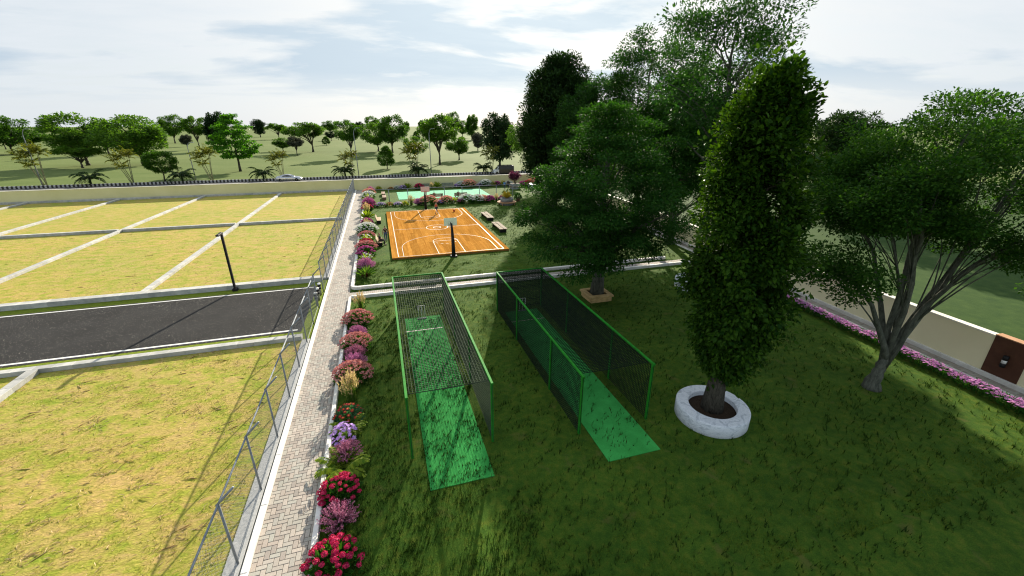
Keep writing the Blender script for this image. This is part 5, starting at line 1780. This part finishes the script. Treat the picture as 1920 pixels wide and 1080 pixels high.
for k in range(9):
    (V, F), mid = frond(rng, rng.uniform(.45, .65), .6 + .5 * (k / 9), .8, .13, 16, .045)
    G.append((rotz(V, k * 2.4), F))
FL['fern'] = ('plant', [('frond', fast_mesh('frond', V, F, 'fol_lime'), (0, 0, 0), 0.0) for V, F in G])
tp_ = top_points(rng, .66, .74, 40)
hd_ = [balls(rng, np.zeros((1, 3)), .088, 34, .07, .6) for _ in range(4)]
hm_ = [fast_mesh('flower_head', V, F, 'pet_red') for V, F in hd_]
FL['red_heads'] = ('flowers', [('foliage', fast_mesh('foliage', *dome_foliage(rng, .66, .62, 460, .19, .5), 'fol_green'), (0, 0, 0), 0.0)] + [('flower_head', hm_[i % 4], tuple(p), 1.7 * i) for i, p in enumerate(tp_)])
def rosette(rng, n, L, W, up=1.0):
    a = np.arange(n) * 2.4 + rng.normal(size=n) * .15
    k = np.linspace(.25, 1, n)
    A = np.stack([np.cos(a) * k, np.sin(a) * k, np.full(n, up) * (1.3 - k)], 1)
    return leaf_geo(np.zeros((n, 3)) + rng.normal(size=(n, 3)) * .02 + np.array([0, 0, .05]), A, np.tile([[0, 0, 1.]], (n, 1)), L * rng.uniform(.8, 1.1, n), W, True)
define('lily', 'flowers', ('foliage', rosette(rng, 34, .85, .13), 'fol_lime'), ('blooms', stars(rng, top_points(rng, .5, .8, 14), 6, .13, .06), 'pet_white'))
define('yucca', 'plant', ('leaves', rosette(rng, 44, .95, .11, 1.3), 'fol_lime'))
define('cordyline', 'plant', ('leaves', rosette(rng, 26, 1.0, .11, 1.2), 'fol_blade'), ('heart_leaves', rosette(rng, 22, .48, .16, .8), 'pet_wine'))
tp_ = top_points(rng, .5, .42, 40)
define('marigold', 'flowers', ('foliage', dome_foliage(rng, .5, .38, 300, .12, .5), 'fol_green'), ('blooms', stars(rng, tp_, 9, .07, .045), 'pet_orange'))
define('petunia', 'flowers', ('foliage', dome_foliage(rng, .6, .42, 340, .13, .5), 'fol_green'), ('blooms', stars(rng, top_points(rng, .6, .5, 70), 6, .075, .06), 'pet_lilac'))
define('yellow_bush', 'flowers', ('foliage', dome_foliage(rng, .55, .6, 380, .16, .5), 'fol_lime'), ('blooms', balls(rng, top_points(rng, .5, .68, 16), .06, 12, .07), 'pet_yellow'))
define('leafy_plant', 'plant', ('leaves', dome_foliage(rng, .75, .95, 260, .30, .42), 'fol_green'))
define('spiky_plant', 'plant', ('leaves', rosette(rng, 60, 1.25, .10, 1.9), 'pet_yellow'))
# two-metre piece of the pink daisy border
P = np.stack([rng.uniform(-.5, .5, 620), rng.uniform(-.95, .95, 620), rng.uniform(.02, .34, 620)], 1)
fo = leaf_geo(P, rng.normal(size=P.shape) * .5 + np.array([0, 0, .9]), rng.normal(size=P.shape), .16, .05, True)
tp_ = np.stack([rng.uniform(-.45, .5, 175), rng.uniform(-.98, .98, 175), rng.uniform(.30, .46, 175)], 1)
tp_[:, 2] += .05 * np.cos(tp_[:, 0] * 3)
define('daisy_border', 'flowers', ('foliage', fo, 'fol_green'), ('blooms', stars(rng, tp_, 9, .072, .042, .1), 'pet_daisy'), ('flower_eyes', stars(rng, tp_ + np.array([0, 0, .014]), 5, .018, .016, 0), 'pet_wine'))
NAMES = {'red_heads': 'geranium', 'geranium': 'geranium', 'azalea': 'azalea', 'sedum': 'sedum', 'hydrangea': 'hydrangea', 'salmon_shrub': 'flowering_shrub', 'heather': 'heather', 'pink_heather': 'heather', 'agapanthus': 'agapanthus', 'red_daisy': 'daisy_bush',
         'plume_grass': 'plume_grass', 'cycad': 'cycad', 'fern': 'fern', 'lily': 'lily', 'yucca': 'yucca', 'cordyline': 'cordyline', 'marigold': 'marigold', 'petunia': 'petunia', 'yellow_bush': 'yellow_bush', 'leafy_plant': 'leafy_plant',
         'spiky_plant': 'spiky_plant', 'daisy_border': 'daisy_clump'}
frnd = random.Random(8)
def plant(kind, x, y, s, label, group=None, z=0.0, rz=None):
    cat, parts = FL[kind]
    r_ = empty(NAMES[kind], (x, y, z), frnd.uniform(0, 6.28) if rz is None else rz, label, cat, group)
    r_.scale = (s, s, s)
    for nm_, me, lo_, ra_ in parts:
        q_ = link(nm_, me, r_, lo_, ra_)
        if nm_ == 'flower_head':
            s_ = frnd.uniform(.65, 1.2)
            q_.scale = (s_ * frnd.uniform(.8, 1.25), s_, s_ * .85)
        if nm_ in ('blooms', 'flower_eyes', 'plumes', 'stalks', 'foliage'):
            q_['kind'] = 'stuff'
    return r_
NB = 'plants in the near flower bed'
for kind, x, y, s, lab in (
        ('red_heads', -2.52, 9.55, 1.08, 'red geranium clump nearest the camera beside the path kerb'),
        ('fern', -2.42, 10.45, .75, 'small lime fern between red geranium and purple heather'),
        ('heather', -2.48, 11.1, .88, 'purple heather between the two red geranium clumps'),
        ('red_heads', -2.52, 12.25, .95, 'second red geranium clump from the camera'),
        ('cycad', -2.52, 13.45, 1.05, 'lime green cycad in front of the pink heather'),
        ('heather', -2.42, 14.15, .82, 'pink heather behind the lime green cycad'),
        ('agapanthus', -2.55, 15.05, .98, 'lilac star flowered clump behind the pink heather'),
        ('cycad', -2.45, 15.8, .80, 'small lime cycad between lilac and dark red flowers'),
        ('red_daisy', -2.50, 16.55, .98, 'bluish green bush dotted with dark red daisies'),
        ('plume_grass', -2.45, 18.0, 1.0, 'tall plume grass behind the dark red daisies'),
        ('sedum', -2.45, 19.7, 1.06, 'dusty pink flat headed sedum behind the tall plume grass'),
        ('pink_heather', -2.40, 20.9, .92, 'mauve heather behind the nearest dusty pink sedum'),
        ('heather', -2.42, 22.0, .86, 'second mauve heather, before the middle pink sedum'),
        ('sedum', -2.42, 23.1, 1.0, 'middle dusty pink sedum of the three along the path'),
        ('pink_heather', -2.42, 24.5, .84, 'mauve heather between middle and farthest pink sedum'),
        ('sedum', -2.45, 26.4, 1.06, 'farthest dusty pink sedum of the near flower bed'),
        ('plume_grass', -2.35, 29.0, .82, 'plume grass at the far end of the near bed by the cross path')):
    plant(kind, x + .07, y, s * 1.08, lab, NB)
FB = 'plants in the bed beside the basketball lawn'
for kind, x, y, s, lab in (
        ('cordyline', -2.05, 35.7, 1.1, 'long leaved plant with dark red heart at the kerb corner'),
        ('pink_heather', -2.10, 37.8, 1.25, 'mauve flower mound just beyond the red hearted plant'),
        ('lily', -2.10, 39.9, 1.15, 'white lily clump level with the near edge of the court'),
        ('azalea', -2.15, 42.1, 1.3, 'deep pink flowering clump before the salmon shrub'),
        ('sedum', -2.15, 44.0, 1.25, 'dusty pink mound near the seated man'),
        ('geranium', -2.20, 45.4, 1.2, 'red flower clump behind the seated man'),
        ('lily', -2.20, 47.3, 1.2, 'pinkish white lily clump behind the standing man'),
        ('sedum', -2.20, 49.2, 1.05, 'dusty pink mound beyond the standing man'),
        ('hydrangea', -2.25, 52.2, 1.45, 'large white hydrangea mound half way along the court bed'),
        ('plume_grass', -2.20, 54.2, .9, 'pale plume grass behind the white hydrangea'),
        ('azalea', -2.30, 56.6, 1.15, 'deep pink clump level with the empty park bench'),
        ('yucca', -2.30, 60.2, 1.35, 'lime sword leaved plant beyond the empty park bench'),
        ('plume_grass', -2.40, 64.2, 1.15, 'straw coloured plume grass beyond the lime sword leaved plant'),
        ('geranium', -2.40, 67.2, 1.25, 'red clump before the court fence corner'),
        ('azalea', -2.20, 69.8, 1.6, 'magenta mound at the corner of court fence and path'),
        ('pink_heather', -2.30, 73.0, 1.4, 'pink mound on the path side behind the fence corner'),
        ('lily', -2.40, 76.2, 1.5, 'yellow green lily clump beside path behind the court fence'),
        ('hydrangea', -2.40, 79.4, 1.4, 'white mound beside path behind the court fence'),
        ('salmon_shrub', -2.35, 83.0, 1.35, 'salmon shrub beside path near the far wall'),
        ('pink_heather', -2.10, 85.6, 1.35, 'pink mound beside path nearest the far wall'),
        ('yellow_bush', -2.30, 87.8, 1.3, 'yellow topped plant in the wall corner at the path end')):
    plant(kind, x, y, s * 1.06, lab, FB)
RB = 'plants along the court fence'
for kind, x, y, s, lab in (
        ('petunia', -.4, 69.9, 1.4, 'mauve mound first from the fence corner'),
        ('marigold', .9, 69.8, 1.5, 'orange marigolds left of the lilac mound along the court fence'),
        ('petunia', 2.2, 69.8, 1.3, 'lilac mound by the second fence post'),
        ('yellow_bush', 3.3, 69.8, 1.1, 'lime bush left of the plume grass along court fence'),
        ('plume_grass', 4.3, 70.0, 1.15, 'pale plume grass along the court fence, left of far hoop'),
        ('pink_heather', 5.4, 69.6, 1.35, 'mauve mound left of the big salmon shrub'),
        ('salmon_shrub', 7.0, 69.6, 1.8, 'big salmon shrub left of the far hoop pole along fence'),
        ('marigold', 8.1, 69.8, 1.4, 'orange marigolds at foot of the far hoop pole'),
        ('petunia', 8.9, 69.6, 1.3, 'lilac mound right behind the far hoop pole'),
        ('salmon_shrub', 10.0, 70.0, 1.5, 'salmon topped shrub behind the player in orange'),
        ('lily', 11.2, 69.6, 1.3, 'lime lily clump right of the player'),
        ('azalea', 12.2, 69.5, 1.1, 'pink clump left of the first white hydrangea at fence'),
        ('hydrangea', 13.3, 69.5, 1.75, 'big white hydrangea along court fence, left of two'),
        ('hydrangea', 15.0, 69.3, 1.6, 'big white hydrangea along court fence, right of two'),
        ('salmon_shrub', 16.0, 69.6, 1.4, 'salmon shrub right of the white hydrangeas'),
        ('azalea', 17.1, 69.3, 1.4, 'magenta mound left of the grass tuft along court fence'),
        ('petunia', 17.4, 70.4, 1.4, 'lilac mound half hidden behind the magenta mound'),
        ('plume_grass', 18.3, 69.4, .95, 'green grass tuft near the ring seat planter'),
        ('azalea', 19.2, 69.0, 1.3, 'magenta mound behind the ring seat planter'),
        ('leafy_plant', 20.5, 70.0, .9, 'green leafy plant at the right end of the court fence')):
    plant(kind, x, y, s, lab, RB)
WB = 'plants at the foot of the far wall'
for kind, x, y, s, lab in (
        ('yellow_bush', -.6, 88.9, 1.2, 'lime bush near the path end at wall foot'),
        ('fern', .6, 88.8, 1.3, 'small fern at the wall foot, left end'),
        ('marigold', 1.7, 88.8, 1.3, 'orange marigolds at the far wall foot'),
        ('hydrangea', 3.0, 89.0, .9, 'small white flowers at the far wall foot'),
        ('petunia', 4.1, 88.8, 1.6, 'lilac mound at the far wall foot'),
        ('yucca', 5.0, 88.9, 1.4, 'lime sword leaved plant left of the wall benches'),
        ('geranium', 7.2, 88.0, 1.5, 'crimson clump left of the left wall bench'),
        ('plume_grass', 9.6, 87.3, 1.0, 'straw plume grass in front of the left wall bench'),
        ('yucca', 10.9, 88.6, 1.5, 'lime sword leaved plant between the two wall benches'),
        ('petunia', 15.0, 88.4, 1.5, 'lilac mound right of the right wall bench'),
        ('hydrangea', 16.0, 88.6, 1.5, 'white mound right of the wall benches'),
        ('salmon_shrub', 17.4, 88.2, 1.9, 'big salmon shrub at the far wall foot'),
        ('petunia', 19.6, 88.2, 1.3, 'lilac mound between salmon shrub and white hydrangea at wall'),
        ('hydrangea', 21.0, 88.4, 1.75, 'big white hydrangea at the far wall foot'),
        ('yellow_bush', 22.4, 88.0, 1.5, 'yellow bush right of the big white hydrangea at wall'),
        ('azalea', 23.5, 88.2, 1.3, 'magenta clump between two yellow bushes at the wall'),
        ('yellow_bush', 24.7, 88.0, 1.6, 'yellow bush behind the person in light blue'),
        ('hydrangea', 26.0, 88.2, 1.2, 'white mound behind the square planter'),
        ('azalea', 28.6, 86.2, 1.4, 'pink mound right of the square planter'),
        ('geranium', 29.8, 86.4, 1.6, 'crimson clump left of the pale round planter'),
        ('salmon_shrub', 31.2, 87.0, 1.8, 'salmon shrub behind the pale round planter')):
    plant(kind, x, y, s, lab, WB)
plant('spiky_plant', 19.2, 66.2, 1.0, 'golden spiky plant in the ring seat planter', z=.95)
plant('leafy_plant', 21.9, 68.6, .95, 'leafy green plant in the small dark pot', z=.40)
# purple bush
rng = np.random.default_rng(71)
P, c = ell_clumps(rng, 60, (0, 0, 1.45), (1.15, 1.15, .95), .5, .25, .5, (.3, .48))
G1 = clump_leaves(rng, P, c, 60, .17, .55, .85, .0, False, (0, 0, .3))
sk = skeleton(rng, P[::3], .4, .07, 1.9, 9, False, 1.2, .6, .01)
make_tree('purple_bush', 'rounded purple leaved bush in the grey square planter', (25.9, 83.2, 1.0), sk, G1, 'bark', 'leaf_purple', cat='bush')
# pink daisy border along the right path
ordn = ['first', 'second', 'third', 'fourth', 'fifth', 'sixth', 'seventh', 'eighth', 'ninth', 'tenth', 'eleventh', 'twelfth', 'thirteenth', 'fourteenth', 'fifteenth', 'sixteenth', 'seventeenth', 'eighteenth', 'nineteenth', 'twentieth']
for i in range(14):
    y = 7.6 + 1.72 * i
    q_ = plant('daisy_border', wx(y) - 2.08, y, (1.0 + .06 * math.sin(i * 2.1)), 'pink daisy clump along the right path, %s from the right picture edge' % ordn[i], 'pink daisy clumps along the side wall path', 0.0, -WA + (PI if i % 2 else 0))
    q_.scale.x *= .82

# ------------------------------------------------------------------ lawn tufts, straw, short grass
leafmat('tuft', (0.012, 0.036, 0.006), (0.045, 0.085, 0.012), .2, .6, (1.3, 1.4, .4))
leafmat('short_grass', (0.040, 0.085, 0.008), (0.130, 0.175, 0.022), .3, .7, (1.4, 1.4, .4), spec=.1)
leafmat('straw', (0.42, 0.29, 0.12), (0.72, 0.56, 0.34), .2, .8, (1, 1, 1), spec=.1)
leafmat('dry_blade', (0.15, 0.22, 0.02), (0.42, 0.36, 0.08), .3, .8, (1.2, 1.2, .6), spec=.1)
def grass_geo(rng, xy, L, W, lean=.6, z=0.0):
    n = len(xy)
    a = rng.uniform(0, 2 * PI, n)
    P = np.stack([xy[:, 0], xy[:, 1], np.full(n, z)], 1)
    ln = L * rng.uniform(.6, 1.3, n)[:, None]
    tip = P + np.stack([np.cos(a) * lean, np.sin(a) * lean, np.ones(n)], 1) * ln
    s = np.stack([-np.sin(a), np.cos(a), np.zeros(n)], 1) * (W if np.ndim(W) else W)
    V = np.stack([P - s, P + s, tip], 1).reshape(-1, 3)
    return V, np.arange(3 * n).reshape(-1, 3)
rng = np.random.default_rng(101)
def scatter(n, x0, x1, y0, y1, bias=1.0):
    return np.stack([rng.uniform(x0, x1, n), y0 + (y1 - y0) * rng.random(n) ** bias], 1)
def field_noise(xy, s, seed):
    r_ = np.random.default_rng(seed)
    v = np.zeros(len(xy))
    for k in range(6):
        d = r_.normal(size=2) * s * (1 + .5 * k)
        v += np.sin(xy @ d + r_.uniform(0, 6.28)) / (1 + .3 * k)
    return v
def stuff(name, geo, mat, label, cat):
    o_ = link(name, fast_mesh(name, *geo, mat))
    return tag(o_, label, cat, None, 'stuff')
# tufts: rows of a few dark blades; thick by the flower bed, scattered on the open lawn
cen = np.concatenate([scatter(4000, -2.9, 4.6, 7.0, 30.5, 1.3), scatter(1500, -2.9, 12.0, 33.3, 40.0)])
keep = field_noise(cen, .9, 3) > np.interp(cen[:, 0], [-3, 2.5, 4.6], [-1.3, -.6, 1.2])
cenA = cen[keep]
cenB = scatter(2600, 3.5, 26.0, 5.0, 30.6, 1.25)
cenC = scatter(2200, 11.9, 27.0, 33.3, 70.0, 1.2)
cenD = scatter(300, .6, 2.85, 11.7, 19.5, 1.25)
cenA = np.concatenate([cenA, cenD])
cen = np.concatenate([cenA, cenB, cenC])
cen = cen[~((cen[:, 0] > 7.1) & (cen[:, 0] < 9.6) & (cen[:, 1] > 11) & (cen[:, 1] < 25.5) & (rng.random(len(cen)) < .72))]
cen = np.concatenate([cen, scatter(60, 7.3, 9.4, 11.1, 18.0)])
k = rng.integers(4, 9, len(cen))
ci = np.repeat(np.arange(len(cen)), k)
dr = rng.uniform(0, PI, len(cen)) * .35 + .1
off = rng.normal(size=len(ci))[:, None] * np.where(np.arange(len(cen)) < len(cenA), .115, .14)[ci][:, None] * np.stack([np.cos(dr[ci]), np.sin(dr[ci])], 1) + rng.normal(size=(len(ci), 2)) * .012
stuff('grass_tufts', grass_geo(rng, cen[ci] + off, np.where(np.arange(len(cen)) < len(cenA), .145, .15)[ci][:, None], np.where(np.arange(len(cen)) < len(cenA), .014, .016)[ci][:, None], .45), 'tuft', 'dark grass tufts dotted over the park lawn', 'grass')
xy = np.concatenate([scatter(120000, -2.95, 26.5, 6.0, 31.0, 1.6), scatter(30000, -2.9, 12, 33.2, 40, 1.2)])
xy = xy[~((xy[:, 0] > .53) & (xy[:, 0] < 2.86) & (xy[:, 1] > 11.6) & (xy[:, 1] < 26.3)) & ~((xy[:, 0] > 7.2) & (xy[:, 0] < 9.49) & (xy[:, 1] > 11) & (xy[:, 1] < 25.4))]
xy = xy[field_noise(xy, 2.2, 9) > -.4]
stuff('short_grass', grass_geo(rng, xy, .045, .008, .8), 'short_grass', 'short blades of the mown park lawn', 'grass')
# dry plots: green and yellow blades plus loose straw
xy = np.concatenate([scatter(70000, -32, -5.6, 7.0, 25.0, 1.5)])
xy = xy[field_noise(xy, 1.1, 5) > -.2]
stuff('dry_grass', grass_geo(rng, xy, .05, .010, 1.0), 'dry_blade', 'dry yellow green grass of the plot nearest the camera', 'grass')
c0 = np.concatenate([scatter(6000, -34, -5.6, 6.5, 25.0, 1.4), scatter(2600, -45, -5.7, 36.5, 61, 1.2)])
cl = np.repeat(scatter(80, -30, -6, 7, 25, 1.3), 22, 0)
c0 = np.concatenate([c0, cl + rng.normal(size=cl.shape) * np.array([.35, .12])])
n = len(c0)
a = rng.normal(size=n) * .9 + .25
ln = rng.uniform(.07, .26, n) * np.where(rng.random(n) < .05, 3.0, 1.0)
P = np.stack([c0[:, 0], c0[:, 1], rng.uniform(.008, .03, n)], 1)
A = np.stack([np.cos(a), np.sin(a), rng.normal(size=n) * .05], 1)
stuff('straw_litter', leaf_geo(P, A, np.tile([[0, 0, 1.]], (n, 1)) + rng.normal(size=(n, 3)) * .2, ln, rng.uniform(.012, .028, n), True), 'straw', 'loose straw and dead stems scattered on the dry plots', 'straw')
# weeds creeping along the kerb of the cross path
xy = scatter(2600, -3.0, 26, 32.32, 32.8)
stuff('kerb_weeds', grass_geo(rng, xy, .10, .014, .5, .01), 'tuft', 'weeds along the grass strip of the cross path', 'grass')
